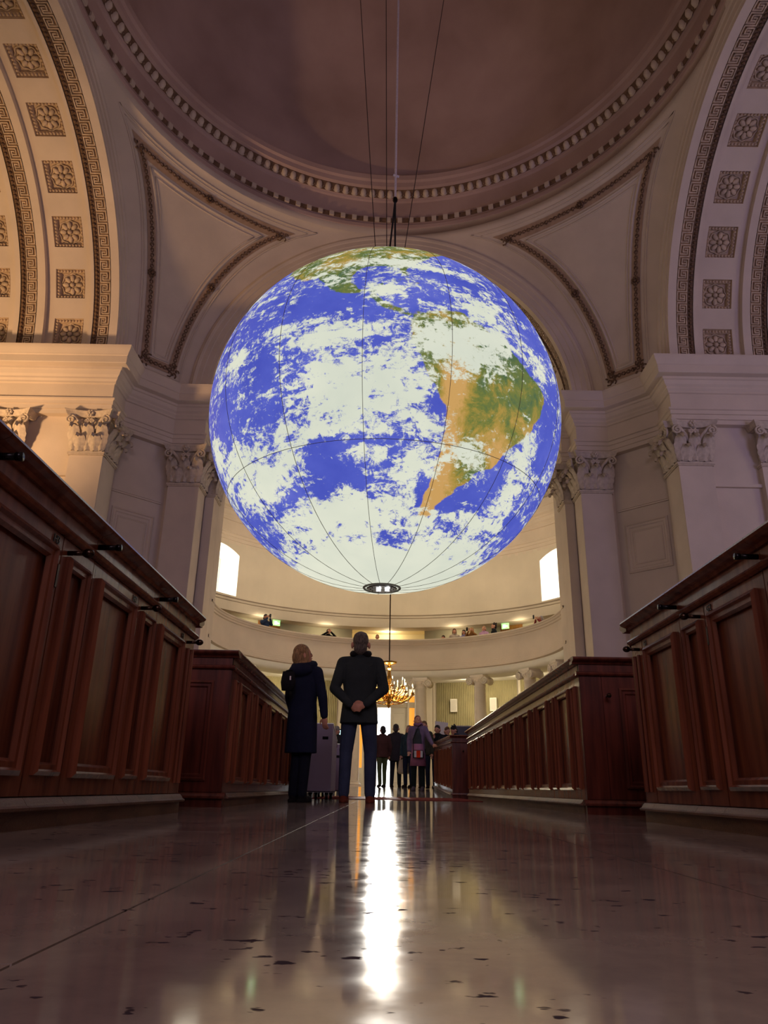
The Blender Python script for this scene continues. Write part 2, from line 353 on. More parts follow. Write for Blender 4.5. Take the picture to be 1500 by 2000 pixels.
def build_pier(side, near):
    s = side; nm = ('wall_near_' if near else 'wall_far_')+('left' if s < 0 else 'right')
    lab = 'cream plaster crossing pier %s with pilasters, panel and heavy cornice, %s' % ('behind the camera' if near else 'beyond the crossing', 'at the warm lit left side' if s < 0 else 'at the violet shaded right side')
    root = struct(nm, lab, 'wall')
    def T(b):
        if near: b.v = [(x, 2*YC-y, z) for x, y, z in b.v]; b.f = [tuple(reversed(f)) for f in b.f]
        if s > 0: b.mx(XC)
        return b
    # wall core set back behind the pilaster faces
    back = 0.22
    wall = [(-20.0, YC+6.2+back), (-PF-0.35, YC+6.2+back)]
    b = MB(); plan = [(-20+XC, YC+6.2), (-PF+XC, YC+6.2), (-PF+XC, YC+7.25), (-7.25+XC, YC+PF), (-JX+XC, YC+PF), (-JX+XC, YC+9.4), (-5.9+XC, YC+9.4), (-5.9+XC, YC+10.3)]
    prof = [(-0.22, 0.0), (-0.22, 10.62)]
    T(b.sweep(prof, plan)); b.build('wall_face', PLASTER, root)
    b = MB(); b.sweep([(-0.02, 0), (-0.02, 0.9), (-0.1, 0.95), (-0.22, 0.96)], plan); T(b).build('wall_base', PLASTER_GREY, root)
    e = MB(); e.sweep(ENT, plan); T(e); smooth_by_angle(e.build('entablature', PLASTER, root), 25)
    # string moulding and framed panel on the chamfer face
    p0 = Vector((-PF+XC, YC+7.25)); p1 = Vector((-7.25+XC, YC+PF)); d = (p1-p0); L = d.length; d.normalize(); nn = Vector((d.y, -d.x)); mid = (p0+p1)/2-nn*0.22
    b = MB(); M = Matrix(((d.x, -nn.x, 0, mid.x), (d.y, -nn.y, 0, mid.y), (0, 0, 1, 0), (0, 0, 0, 1))); b.M = M
    b.box(-L/2, L/2, -0.05, 0.02, 8.62, 8.67); b.box(-L/2, L/2, -0.08, 0.02, 8.67, 8.72)
    T(b).build('string_moulding', PLASTER, root)
    b = MB(); b.M = M; frame_strip(b, -L/2+0.18, L/2-0.18, 6.55, 8.15, 0.0, 0.16, 0.07); frame_strip(b, -L/2+0.40, L/2-0.40, 6.80, 7.90, 0.0, 0.06, 0.03)
    T(b).build('panel_frame', PLASTER, root)
    # round-headed niche low on the chamfer (dark opening)
    b = MB(); b.M = M; pts = [(-0.55, 1.0), (-0.55, 4.3)]+[(0.55*math.cos(PI-PI*i/12), 4.3+0.55*math.sin(PI*i/12)) for i in range(13)]+[(0.55, 1.0)]
    pts = [(x, z) for x, z in pts]
    b.grid([[(x, -0.03, z) for x, z in pts], [(x*0.96, -0.03, z*0.995) for x, z in pts]]); b.grid([[(x*0.96, -0.03, z*0.995) for x, z in pts], [(x*0.96, 0.28, z*0.995) for x, z in pts]])
    b.add([(x*0.96, 0.0-0.012, z*0.995) for x, z in pts], [tuple(range(len(pts)))])
    T(b).build('niche', PLASTER_GREY, root)
    # string on the transept wall
    b = MB(); b.box(-20+XC, -PF+XC-0.1, YC+6.2+0.12, YC+6.2+0.25, 8.62, 8.72); T(b).build('string_moulding', PLASTER, root)
    def pil(x, y, ang, W):
        yy = 2*YC-y if near else y
        if near: ang = PI-ang
        xx = x
        if s > 0: xx = 2*XC-x; ang = -ang
        pilaster(root, xx, yy, ang, W)
    pil(-PF-0.5+XC, YC+6.2, 0, 1.0); pil(-PF-2.95+XC, YC+6.2, 0, 1.0); pil(-PF-5.6+XC, YC+6.2, 0, 1.0)
    pil(-PF+XC+0.006, YC+6.2+0.52, PI/2, 0.98)
    pil(-JX-0.5+XC, YC+PF, 0, 1.0); pil(-JX+XC+0.006, YC+PF+0.45, PI/2, 0.86); pil(-5.9+XC+0.006, YC+9.85, PI/2, 0.80)
    return root
for s in (-1, 1):
    for near in (False, True): build_pier(s, near)

# ---------------------------------------------------------------- arches with coffers and key bands
KEY = [((0, 0), (0, 1)), ((0, 1), (0.80, 1)), ((0.80, 1), (0.80, 0.30)), ((0.80, 0.30), (0.38, 0.30)), ((0.38, 0.30), (0.38, 0.68)),
       ((0, 0), (-0.2, 0)), ((0.2, 0), (0.2, 0.78)), ((0.2, 0.78), (0.6, 0.78)), ((0.6, 0.78), (0.6, 0.5)), ((0.2, 0), (1.0, 0))]
ROS = None
def rosette_mesh():
    b = MB()
    for k in range(8):
        a = k*PI/4; c, s_ = math.cos(a), math.sin(a)
        M = Matrix(((c, -s_, 0), (s_, c, 0), (0, 0, 1))); b.ell((0.21*c, 0.21*s_, 0.03), (0.12, 0.075, 0.05), 8, 5, M)
    b.ell((0, 0, 0.05), (0.08, 0.08, 0.06), 8, 5)
    P = [(0.345*math.cos(2*PI*i/32)*(1+0.05*math.cos(8*2*PI*i/32)), 0.345*math.sin(2*PI*i/32)*(1+0.05*math.cos(8*2*PI*i/32)), 0.015) for i in range(32)]
    b.tube(P, 0.022, 5, closed=True)
    me = b.mesh('rosette'); me.materials.append(ORN); me.polygons.foreach_set('use_smooth', [True]*len(me.polygons))
    return me
def coffer_mesh(hs, depth):
    """recess opening towards +z at z=0 (square half size hs) with a dentilled inner step"""
    b = MB()
    sq = lambda h, z: [(-h, -h, z), (h, -h, z), (h, h, z), (-h, h, z)]
    b.grid([sq(hs, 0.0), sq(hs*0.97, -depth*0.45), sq(hs*0.80, -depth*0.5), sq(hs*0.78, -depth), sq(0.01, -depth)], False, True)
    for k in range(9):
        t = -0.88+k*0.22
        for sx, sy in ((0, 1), (0, -1), (1, 0), (-1, 0)):
            cx = hs*(t if sx == 0 else 0.885*sx); cy = hs*(t if sy == 0 else 0.885*sy)
            b.ell((cx, cy, -depth*0.42), (0.045, 0.045, 0.05), 6, 4)
    me = b.mesh('coffer'); me.materials.append(COFF)
    return me
COFM = coffer_mesh(0.46, 0.22); ROS = rosette_mesh()
class ArchFrame:
    """maps (across, angle, drop) on a round arch; kind 'x' runs along X (transepts), 'y' along Y (front arch)"""
    def __init__(s, kind, sgn): s.kind = kind; s.sgn = sgn
    def pt(s, w_, a, r):
        if s.kind == 'x': return (XC+s.sgn*w_, YC+r*math.cos(a), ZS+r*math.sin(a))
        return (XC+r*math.cos(a), YC+s.sgn*w_, ZS+r*math.sin(a))
def arch_sheet(b, fr, w0, w1, r0, r1, n=64, a0=0.0, a1=PI):
    b.grid([[fr.pt(w0, a0+(a1-a0)*i/n, r0) for i in range(n+1)], [fr.pt(w1, a0+(a1-a0)*i/n, r1) for i in range(n+1)]])
def key_band(fr, parent, w0, w1, R0):
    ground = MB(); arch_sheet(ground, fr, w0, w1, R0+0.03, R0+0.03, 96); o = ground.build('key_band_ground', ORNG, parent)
    b = MB(); W = w1-w0; n = int(round(PI*R0/(W*1.0))); da = PI/n; th = 0.045
    for k in range(n):
        for (s0, t0), (s1, t1) in KEY:
            sa, sb = min(s0, s1), max(s0, s1); ta, tb = min(t0, t1), max(t0, t1)
            m = 0.1; ta = m+ta*(1-2*m); tb = m+tb*(1-2*m)
            A0 = (k+sa-0.045)*da; A1 = (k+sb+0.045)*da; W0 = w0+W*(ta-0.045); W1 = w0+W*(tb+0.045)
            q = [(W0, A0), (W1, A0), (W1, A1), (W0, A1)]
            lo = [fr.pt(w_, a, R0+0.03) for w_, a in q]; hi = [fr.pt(w_, a, R0-0.01) for w_, a in q]
            b.add(lo+hi, [(4, 5, 6, 7), (0, 1, 5, 4), (1, 2, 6, 5), (2, 3, 7, 6), (3, 0, 4, 7)])
    b.build('key_relief', ORN, parent)
def bead_row(fr, parent, w_, R0, n, rad, name='bead_moulding', m=ORND):
    b = MB(); st = MB()
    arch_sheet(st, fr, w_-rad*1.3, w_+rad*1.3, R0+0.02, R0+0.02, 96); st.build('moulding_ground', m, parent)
    for k in range(n):
        a = PI*(k+0.5)/n; b.ell(fr.pt(w_, a, R0), (rad, rad*0.8, rad), 5, 3)
    o = b.build(name, m, parent, True)
    return o
def coffer_strip(fr, parent, w0, w1, R0, rows, halfw=0.46, facing=None):
    wc = (w0+w1)/2; ca = halfw/R0; angs = [R_(a) for a in rows]; b = MB()
    arch_sheet(b, fr, w0, wc-halfw, R0, R0, 96); arch_sheet(b, fr, wc+halfw, w1, R0, R0, 96)
    edges = [0.0]
    for a in angs: edges += [a-ca, a+ca]
    edges.append(PI)
    for i in range(0, len(edges), 2): arch_sheet(b, fr, wc-halfw, wc+halfw, R0, R0, 6, edges[i], edges[i+1])
    b.build('soffit', PLASTER, parent)
    for a in angs:
        p = Vector(fr.pt(wc, a, R0*math.cos(ca))); q = Vector(fr.pt(wc, a, 0)); zdir = (q-p).normalized()
        xdir = Vector(fr.pt(wc+1, a, R0))-Vector(fr.pt(wc, a, R0)); xdir.normalize(); ydir = zdir.cross(xdir)
        c = link('coffer', COFM, parent)
        c.matrix_world = Matrix(((xdir.x, ydir.x, zdir.x, p.x), (xdir.y, ydir.y, zdir.y, p.y), (xdir.z, ydir.z, zdir.z, p.z), (0, 0, 0, 1)))
        r = link('rosette', ROS, c); r.location = (0, 0, -0.20)
ROWS = [8.6+14.15*k for k in range(12)]; ROWS = [a for a in ROWS if a < 172]
def archivolt(fr, parent, w_, prot):
    """moulded ring on the crossing face of an arch; prot: +1 when the face looks towards smaller w"""
    prof = [(RI, 0.0), (RI+0.14, 0.0), (RI+0.15, -0.03), (RI+0.34, -0.03), (RI+0.36, -0.06), (RI+0.52, -0.06), (RI+0.55, -0.10), (RI+0.62, -0.12), (RI+0.66, -0.07), (RO, -0.05), (RO+0.03, 0.0)]
    b = MB(); n = 96
    b.grid([[fr.pt(w_+d, PI*i/n, r) for i in range(n+1)] for r, d in prof])
    smooth_by_angle(b.build('archivolt', PLASTER, parent), 30)
def build_arch(name, label, fr, depth_end, detailed):
    root = struct(name, label, 'arch')
    archivolt(fr, root, A, 1)
    b = MB(); arch_sheet(b, fr, A+0.05, A+0.98, RI+0.08, RI+0.08, 48); arch_sheet(b, fr, A+0.98, A+0.98, RI+0.08, RI+0.5, 48); arch_sheet(b, fr, A+0.98, max(depth_end, A+2.36), RI+0.5, RI+0.5, 48); b.build('arch_backing', PLASTER, root)  # hidden sheets added behind the arch against light leaks
    b = MB(); arch_sheet(b, fr, A, A+0.26, RI, RI, 96); b.build('arch_edge', PLASTER, root)
    key_band(fr, root, A+0.26, A+0.62, RI); bead_row(fr, root, A+0.72, RI+0.02, 150, 0.06)
    b = MB(); arch_sheet(b, fr, A+0.80, A+0.9, RI, RI, 96); arch_sheet(b, fr, A+0.9, A+0.9, RI, RI+0.18, 96); b.build('arch_edge', PLASTER, root)
    coffer_strip(fr, root, A+0.9, A+2.35, RI+0.18, ROWS)
    if depth_end > A+2.4:
        b = MB(); arch_sheet(b, fr, A+2.35, A+2.35, RI, RI+0.18, 96); arch_sheet(b, fr, A+2.35, A+2.6, RI, RI, 96); b.build('arch_edge', PLASTER, root)
        key_band(fr, root, A+2.6, A+2.96, RI); bead_row(fr, root, A+3.06, RI+0.02, 150, 0.06)
        b = MB(); arch_sheet(b, fr, A+3.14, A+3.3, RI, RI, 96); arch_sheet(b, fr, A+3.3, A+3.3, RI, RI+0.18, 96); b.build('arch_edge', PLASTER, root)
        coffer_strip(fr, root, A+3.3, A+4.75, RI+0.18, ROWS)
        b = MB(); arch_sheet(b, fr, A+4.75, depth_end, RI+0.1, RI+0.1, 64); b.build('vault', PLASTER, root)
    return root
build_arch('trim_1', 'warm lit coffered barrel arch of the left transept with key pattern bands', ArchFrame('x', -1), 20.0-0.0, True)
build_arch('trim_2', 'violet shaded coffered barrel arch of the right transept with key pattern bands', ArchFrame('x', 1), 20.0, True)
build_arch('trim_3', 'moulded plaster arch behind the globe opening into the gallery hall', ArchFrame('y', 1), A+2.35, True)
build_arch('trim_4', 'plain barrel arch over the chancel behind the camera', ArchFrame('y', -1), 22.5, False)

# ---------------------------------------------------------------- pendentives, ring, dome
CE = struct('ceiling', 'dim brown domed ceiling with egg and dart ring on four pendentives', 'ceiling')
def pend_pt(z, s, sx, sy):
    """s in 0..1 from the front arch to the side arch at height z"""
    h = z-ZS; x = math.sqrt(max(RO*RO-h*h, 0.0))
    ax, ay = x, A; bx, by = A, x
    t = h/(ZR-ZS); t = max(0, min(1, t)); k = t**0.7
    rho = math.hypot(x, A); a0 = math.atan2(ay, ax); a1 = math.atan2(by, bx); a = a0+(a1-a0)*s
    cx, cy = rho*math.cos(a), rho*math.sin(a); lx, ly = ax+(bx-ax)*s, ay+(by-ay)*s
    px_, py_ = lx+(cx-lx)*k, ly+(cy-ly)*k
    return Vector((XC+sx*px_, YC+sy*py_, z))
def seclen(z):
    h = z-ZS; x = math.sqrt(max(RO*RO-h*h, 0)); return math.hypot(A-x, A-x)*1.06+1e-6
def build_pendentive(sx, sy, detailed):
    b = MB(); zs = [ZS+(ZR-ZS)*(i/40) for i in range(41)]
    zs = [min(z, ZS+RO) for z in zs]+[ZR]
    b.grid([[tuple(pend_pt(z, j/24, sx, sy)) for j in range(25)] for z in zs])
    p = b.build('pendentive', PLASTER, CE, True)
    if not detailed: return
    # framed field: offset d from the arches, flat top near the ring
    def field(d_, ztop, zbot):
        P = []; dz = lambda z: d_*(1+0.0*z)+0.75*((z-zbot)/(ztop-zbot))**2
        for i in range(25):
            z = ztop+(zbot-ztop)*i/24; P.append(pend_pt(z, min(0.5, dz(z)/seclen(z)), sx, sy))
        for i in range(1, 5):
            s0 = dz(zbot)/seclen(zbot); s0 = min(0.5, s0); P.append(pend_pt(zbot, s0+(1-2*s0)*i/4, sx, sy))
        for i in range(1, 25):
            z = zbot+(ztop-zbot)*i/24; P.append(pend_pt(z, max(0.5, 1-dz(z)/seclen(z)), sx, sy))
        s0 = dz(ztop)/seclen(ztop)
        for i in range(1, 24): P.append(pend_pt(ztop, 1-s0-(1-2*s0)*i/24, sx, sy))
        return P
    def inward(P, e):
        out = []
        for q in P:
            c = Vector((XC, YC, q.z-2)); out.append(q+(c-q).normalized()*e)
        return out
    b = MB(); b.tube(inward(field(0.42, ZR-0.62, ZS+0.35), 0.0), 0.035, 5, closed=True); b.tube(inward(field(0.50, ZR-0.70, ZS+0.42), 0.0), 0.022, 5, closed=True); b.build('outer_moulding', PLASTER, p, True)
    b = MB(); b.tube(inward(field(1.02, ZR-1.20, ZS+0.95), 0.0), 0.05, 6, closed=True); b.tube(inward(field(1.14, ZR-1.32, ZS+1.05), 0.0), 0.03, 5, closed=True); b.build('inner_moulding', PLASTER, p, True)
    # leafy scroll band between the mouldings
    A1 = field(0.62, ZR-0.82, ZS+0.55); A2 = field(0.94, ZR-1.12, ZS+0.87)
    g = MB(); g.grid([[tuple(q) for q in inward(A1, 0.02)], [tuple(q) for q in inward(A2, 0.02)]], False, True); g.build('band_ground', mat('band_ground', (176, 148, 122), 0.8, 0.1, 5, 0.1, 40, spec=0.2), p, True)
    Pm = field(0.78, ZR-0.97, ZS+0.70); L = [0]
    for i in range(len(Pm)): L.append(L[-1]+(Pm[(i+1) % len(Pm)]-Pm[i]).length)
    tot = L[-1]; n = int(tot/0.17); sc = MB()
    def at(d):
        d %= tot
        for i in range(len(Pm)):
            if L[i+1] >= d:
                t = (d-L[i])/max(1e-6, L[i+1]-L[i]); q = Pm[i].lerp(Pm[(i+1) % len(Pm)], t); return q, (Pm[(i+1) % len(Pm)]-Pm[i]).normalized()
    for k in range(n):
        q, tg = at(tot*k/n); nn = (Vector((XC, YC, q.z-2))-q).normalized(); sd = tg.cross(nn).normalized(); q = q+nn*0.05
        off = 0.055*(1 if k % 2 else -1)
        pts = [q+sd*(off*math.cos(t))+tg*(0.07*math.sin(t)) for t in [i*PI/4*1.5 for i in range(6)]]
        sc.tube([tuple(x) for x in pts], [0.024, 0.022, 0.02, 0.018, 0.016, 0.012], 4)
        if k % 3 == 0: sc.ell(tuple(q-sd*off), (0.035, 0.035, 0.035), 5, 3)
    # bosses half way and scroll corners
    def boss(q, r):
        nn = (Vector((XC, YC, q.z-2))-q).normalized(); q = q+nn*0.05; u = nn.orthogonal().normalized(); v_ = nn.cross(u)
        for k in range(8):
            a = k*PI/4; sc.ell(tuple(q+(u*math.cos(a)+v_*math.sin(a))*r*0.7), (r*0.35,)*3, 5, 3)
        sc.ell(tuple(q+nn*0.03), (r*0.35,)*3, 6, 4)
    boss(Pm[10], 0.15); boss(Pm[28+10+2], 0.15); boss(Pm[64], 0.15)
    for ci in (0, 24, 28, 52):
        q = Pm[ci]; nn = (Vector((XC, YC, q.z-2))-q).normalized(); u = nn.orthogonal().normalized(); v_ = nn.cross(u)
        for k in range(6):
            a = k*PI/3+0.3; c = q+nn*0.05+(u*math.cos(a)+v_*math.sin(a))*0.16
            sc.tube([tuple(c+(u*math.cos(t)+v_*math.sin(t))*0.13*(1-t/8)) for t in [i*0.9+a for i in range(7)]], 0.024, 4)
    sc.build('leaf_scroll', ORND, p, True)
for sx, sy in ((-1, 1), (1, 1)): build_pendentive(sx, sy, True)
for sx, sy in ((-1, -1), (1, -1)): build_pendentive(sx, sy, False)
def build_ring():
    c = (XC, YC, 0)
    b = MB(); b.lathe([(A+0.02, ZR-0.10), (A-0.04, ZR-0.06), (A-0.06, ZR+0.06), (A-0.02, ZR+0.10), (A+0.02, ZR+0.12), (A+0.02, ZR+0.17), (A-0.03, ZR+0.17), (A-0.05, ZR+0.38), (A+0.06, ZR+0.40), (A+0.06, ZR+1.20), (A+0.0, ZR+1.24), (A-0.02, ZR+1.3),
             (A-0.06, ZR+1.32), (A-0.2, ZR+1.58), (A-0.34, ZR+1.62), (A-0.36, ZR+1.80), (A-0.44, ZR+1.86), (A-0.46, ZR+2.05), (A-0.30, ZR+2.12), (A-0.16, ZR+2.14)], 160, c)
    ring = smooth_by_angle(b.build('ring_cornice', DOMEMAT, CE), 30)
    e = MB(); e.ell((0, 0, 0), (0.12, 0.13, 0.18), 8, 6)
    e.tube([(-0.145*math.cos(t), 0.02, -0.19*math.sin(t)+0.02) for t in [i*PI/8 for i in range(9)]], 0.02, 4)
    em = e.mesh('egg'); em.materials.append(PLASTER); em.polygons.foreach_set('use_smooth', [True]*len(em.polygons))
    n = 158
    for k in range(n):
        a = 2*PI*k/n; o = link('egg', em, ring); rr = A-0.12; o.location = (XC+rr*math.cos(a), YC+rr*math.sin(a), ZR+1.46); o.rotation_euler = (0.0, 0.0, a-PI/2)
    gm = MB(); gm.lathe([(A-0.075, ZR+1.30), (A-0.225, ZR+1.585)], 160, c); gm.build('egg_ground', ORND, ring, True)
    dm = MB(); dm.add([(-0.03, 0, 0.1), (0.03, 0, 0.1), (0, -0.02, -0.12), (0, -0.05, 0)], [(0, 1, 3), (1, 2, 3), (2, 0, 3), (0, 2, 1)]); dmm = dm.mesh('dart'); dmm.materials.append(ORN)
    for k in range(n):
        a = 2*PI*(k+0.5)/n; o = link('dart', dmm, ring); rr = A-0.15; o.location = (XC+rr*math.cos(a), YC+rr*math.sin(a), ZR+1.47); o.rotation_euler = (0, 0, a+PI/2)
    bl = MB(); bl.box(-0.085, 0.085, -0.06, 0.06, -0.09, 0.09); bm_ = bl.mesh('ring_block'); bm_.materials.append(PLASTER)
    n2 = 126
    for k in range(n2):
        a = 2*PI*k/n2; o = link('ring_block', bm_, ring); rr = A-0.05; o.location = (XC+rr*math.cos(a), YC+rr*math.sin(a), ZR+0.28); o.rotation_euler = (0, 0, a+PI/2)
    gm = MB(); gm.lathe([(A-0.035, ZR+0.18), (A-0.056, ZR+0.38)], 160, c); gm.build('block_ground', ORND, ring, True)
    d = MB(); R0 = A-0.16; d.lathe([(R0*math.cos(PI/2*i/24), ZR+2.14+R0*1.05*math.sin(PI/2*i/24)) for i in range(25)], 96, c); d.build('dome_shell', DOMEMAT, CE, True)
build_ring()

# ---------------------------------------------------------------- transept ends, chancel end
def shell():
    for s, nm in ((-1, 'left'), (1, 'right')):
        b = MB(); x = XC+s*20.0; b.box(min(x, x+s*0.3), max(x, x+s*0.3), YC-6.5, YC+6.5, 0, ZS+RI+0.3)
        tag(b.build('wall_end_'+nm, PLASTER), 'plain end wall of the %s transept' % nm, 'wall', kind='structure')
    b = MB(); b.box(-7, 7, -9.2, -8.9, 0, ZS+RI+0.3); tag(b.build('wall_chancel', PLASTER), 'plain chancel wall behind the camera', 'wall', kind='structure')
    for s, nm in ((-1, 'left'), (1, 'right')):
        b = MB(); x = XC+s*JX; b.box(min(x, x+s*0.3), max(x, x+s*0.3), -9, YC-10.2, 0, ZS)
        tag(b.build('wall_chancel_'+nm, PLASTER), 'plain chancel side wall %s of the camera' % nm, 'wall', kind='structure')
    sh = MB(); X, Y0, Y1, Z0, Z1 = 22.2, -10.0, 24.92, -0.35, 33.0  # added unseen shell, stops sky light leaking through gaps
    sh.add([(-X, Y0, Z0), (X, Y0, Z0), (X, Y1, Z0), (-X, Y1, Z0), (-X, Y0, Z1), (X, Y0, Z1), (X, Y1, Z1), (-X, Y1, Z1)], [(0, 1, 5, 4), (1, 2, 6, 5), (3, 0, 4, 7), (4, 5, 6, 7)])
    for x0, x1, z0, z1 in ((-X, -10.1, Z0, Z1), (10.1, X, Z0, Z1), (-10.1, 10.1, 22.9, Z1)): sh.add([(x0, Y1, z0), (x1, Y1, z0), (x1, Y1, z1), (x0, Y1, z1)], [(0, 1, 2, 3)])
    tag(sh.build('light_leak_shell', PLASTER_GREY), 'unseen box shell added to keep sky light out of the building', 'wall', kind='structure')
shell()
# ---------------------------------------------------------------- gallery hall (apse)
def cp(r, deg, z=0.0): a = R_(deg); return (XC+r*math.sin(a), AY+r*math.cos(a), z)
def cyl_sheet(b, r, z0, z1, d0, d1, n=None, r1=None):
    n = n or max(2, int(abs(d1-d0)/2.5)); r1 = r if r1 is None else r1
    b.grid([[cp(r, d0+(d1-d0)*i/n, z0) for i in range(n+1)], [cp(r1, d0+(d1-d0)*i/n, z1) for i in range(n+1)]])
def ring_prof(b, prof, d0=-90, d1=90, n=78):
    b.grid([[cp(r, d0+(d1-d0)*i/n, z) for i in range(n+1)] for r, z in prof])
HALLP = mat('hall_plaster', (214, 202, 180), 0.75, 0.06, 0.6, 0.1, 25, spec=0.25)
FLZ = 0.18
def build_hall():
    W = struct('wall_hall_upper', 'curved cream wall of the gallery hall above the gallery', 'wall')
    win = [(-61, -46.5), (47.5, 62)]
    b = MB(); segs = [-90, -61, -46.5, 47.5, 62, 90]
    for d0, d1 in zip(segs[:-1], segs[1:]):
        if (d0, d1) in win:
            cyl_sheet(b, 9.0, 7.15, 7.8, d0, d1)
            n = 12; P0 = []; P1 = []
            for i in range(n+1):
                t = i/n; P0.append(cp(9.0, d0+(d1-d0)*t, 9.62+0.36*(1-(2*t-1)**2))); P1.append(cp(9.0, d0+(d1-d0)*t, 10.2))
            b.grid([P0, P1])
        else: cyl_sheet(b, 9.0, 7.15, 10.2, d0, d1)
    b.build('drum_face', HALLP, W)
    b = MB(); ring_prof(b, [(9.0, 7.56), (8.95, 7.58), (8.93, 7.66), (8.86, 7.70), (8.86, 7.76), (9.0, 7.79)]); smooth_by_angle(b.build('sill_ledge', HALLP, W), 25)
    b = MB(); ring_prof(b, [(9.0, 7.15), (9.82, 7.15)]); b.build('gallery_lintel', HALLP, W)
    b = MB(); prof = [(9.0-o, z-0.52) for o, z in ENT]; ring_prof(b, prof); smooth_by_angle(b.build('entablature', PLASTER, W), 25)
    # half dome
    b = MB(); n = 48; P = []
    for i in range(17):
        t = PI/2*i/16; P.append([cp(9.15*math.cos(t), -90+180*j/n, 12.1+9.15*math.sin(t)) for j in range(n+1)])
    b.grid(P); tag(b.build('ceiling_hall', HALLP, None, True), 'cream half dome over the gallery hall behind the globe', 'ceiling', kind='structure')
    # wall between arch and hall
    b = MB(); n = 64; y = YC+A+2.36; inner = []; outer = []
    for i in range(n+1):
        a = PI*i/n; inner.append((XC+(RI+0.2)*math.cos(a), y, ZS+(RI+0.2)*math.sin(a))); outer.append((XC+10.5*math.cos(a)*1.0, y, ZS+10.5*math.sin(a)))
    b.grid([inner, outer])
    for s in (-1, 1):
        b.box(min(XC+s*5.9, XC+s*10.2), max(XC+s*5.9, XC+s*10.2), YC+10.28, y, 0, ZS)
    tag(b.build('wall_hall_front', PLASTER), 'plaster wall around the arch between crossing and gallery hall', 'wall', kind='structure')
    # windows
    for k, (d0, d1) in enumerate(win):
        wn = struct('window_%d' % (k+1), 'deep arched window with a bright white reveal, %s of the globe' % ('left' if k == 0 else 'right'), 'window')
        def outline(r, e):
            P = [cp(r, d0+e, 7.8+e*0.03), cp(r, d0+e, 9.62)]
            for i in range(1, 12):
                t = i/12; P.append(cp(r, d0+e+(d1-d0-2*e)*t, 9.62+0.36*(1-(2*t-1)**2)-e*0.03))
            P += [cp(r, d1-e, 9.62), cp(r, d1-e, 7.8+e*0.03)]
            return P
        b = MB(); b.grid([outline(9.0, 0), outline(10.1, 1.6)], False, True); b.build('window_reveal', GLASSB, wn)
        O = outline(10.1, 1.6); f = MB(); f.tube(O, 0.06, 6, closed=True); f.build('window_frame', WHITE, wn)
        mm = (d0+d1)/2
        for dd in (-2.4, 0, 2.4):
            m_ = MB(); m_.tube([cp(10.1, mm+dd, 7.85), cp(10.1, mm+dd, 9.85)], 0.03, 6); m_.build('glazing_bar', WHITE, wn)
        for z in (8.3, 8.8, 9.3):
            m_ = MB(); m_.tube([cp(10.1, d0+1.7+(d1-d0-3.4)*i/6, z) for i in range(7)], 0.025, 6); m_.build('glazing_bar', WHITE, wn)
        lamp('daylight_hall_window', 'AREA', cp(10.02, mm, 8.8), 40, (1.0, 0.97, 0.9), 1.4, target=cp(0, 0, 8.0), sizey=1.8)
    # gallery back wall
    G = struct('wall_gallery', 'grey green curved wall at the back of the gallery', 'wall')
    GAL = mat('gallery_paint', (172, 164, 138), 0.75, 0.06, 0.8, spec=0.25)
    b = MB(); s = [-90, -36.2, -29.8, -9.5, 10.5, 31.8, 38.2, 90]
    for d0, d1 in ((-90, -36.2), (-29.8, -9.5), (10.5, 31.8), (38.2, 90)): cyl_sheet(b, 9.8, 4.9, 7.16, d0, d1)
    b.build('gallery_face', GAL, G)
    CRM = mat('alcove_cream', (238, 224, 184), 0.6, 0.04, 1.0)
    b = MB(); cyl_sheet(b, 10.9, 4.9, 7.25, -9.5, 10.5); b.build('alcove_back', CRM, G)
    b = MB()
    for d in (-9.5, 10.5): b.grid([[cp(9.8, d, 4.9), cp(9.8, d, 7.25)], [cp(10.9, d, 4.9), cp(10.9, d, 7.25)]])
    b.grid([[cp(9.8, -9.5+20*i/8, 7.2) for i in range(9)], [cp(10.9, -9.5+20*i/8, 7.2) for i in range(9)]]); b.build('alcove_reveal', CRM, G)
    lamp('alcove_lamp', 'POINT', cp(10.2, 0.5, 6.95), 42, (1.0, 0.82, 0.5), 0.1)
    for k, (d0, d1) in enumerate(((-36.2, -29.8), (31.8, 38.2))):
        dr = struct('door_%d' % (k+2), 'brown oak door at the back of the gallery, %s one' % ('left' if k == 0 else 'right'), 'door')
        b = MB(); cyl_sheet(b, 9.79, 4.9, 7.16, d0, d1); b.build('door_leaf', DOORW, dr)
        dm = (d0+d1)/2
        for e0, e1 in ((d0+0.6, dm-0.4), (dm+0.4, d1-0.6)):
            p = MB(); p.tube([cp(9.78, e0, 5.3), cp(9.78, e0, 7.0), cp(9.78, e1, 7.0), cp(9.78, e1, 5.3)], 0.03, 5, closed=True); p.build('door_panel', DOORW, dr)
        # exit sign
        ds = dm+ (0.8 if k == 0 else -0.4)
        e = tag(empty('exit_sign', cp(9.3, ds, 7.02), R_(-ds)), 'small glowing green exit sign over the %s gallery door' % ('left' if k == 0 else 'right'), 'sign')
        q = MB(); q.box(-0.17, 0.17, -0.03, 0.03, -0.11, 0.13); q.build('sign_box', MATS.get('exit_green') or emat('exit_green', (170, 240, 150), 1.0), e)
        q = MB(); q.box(-0.10, 0.02, -0.036, -0.031, -0.06, 0.07); q.box(0.03, 0.12, -0.036, -0.031, -0.02, 0.02); q.build('pictogram', MATS.get('exit_white') or emat('exit_white', (240, 255, 240), 2.2), e)
        q = MB(); q.tube([(0, 0, 0.12), (0, 0, 0.26)], 0.012, 5); q.build('hanger', IRON, e)
    # balcony
    B = struct('trim_5', 'curved cream gallery parapet sweeping across the hall under the globe', 'balcony')
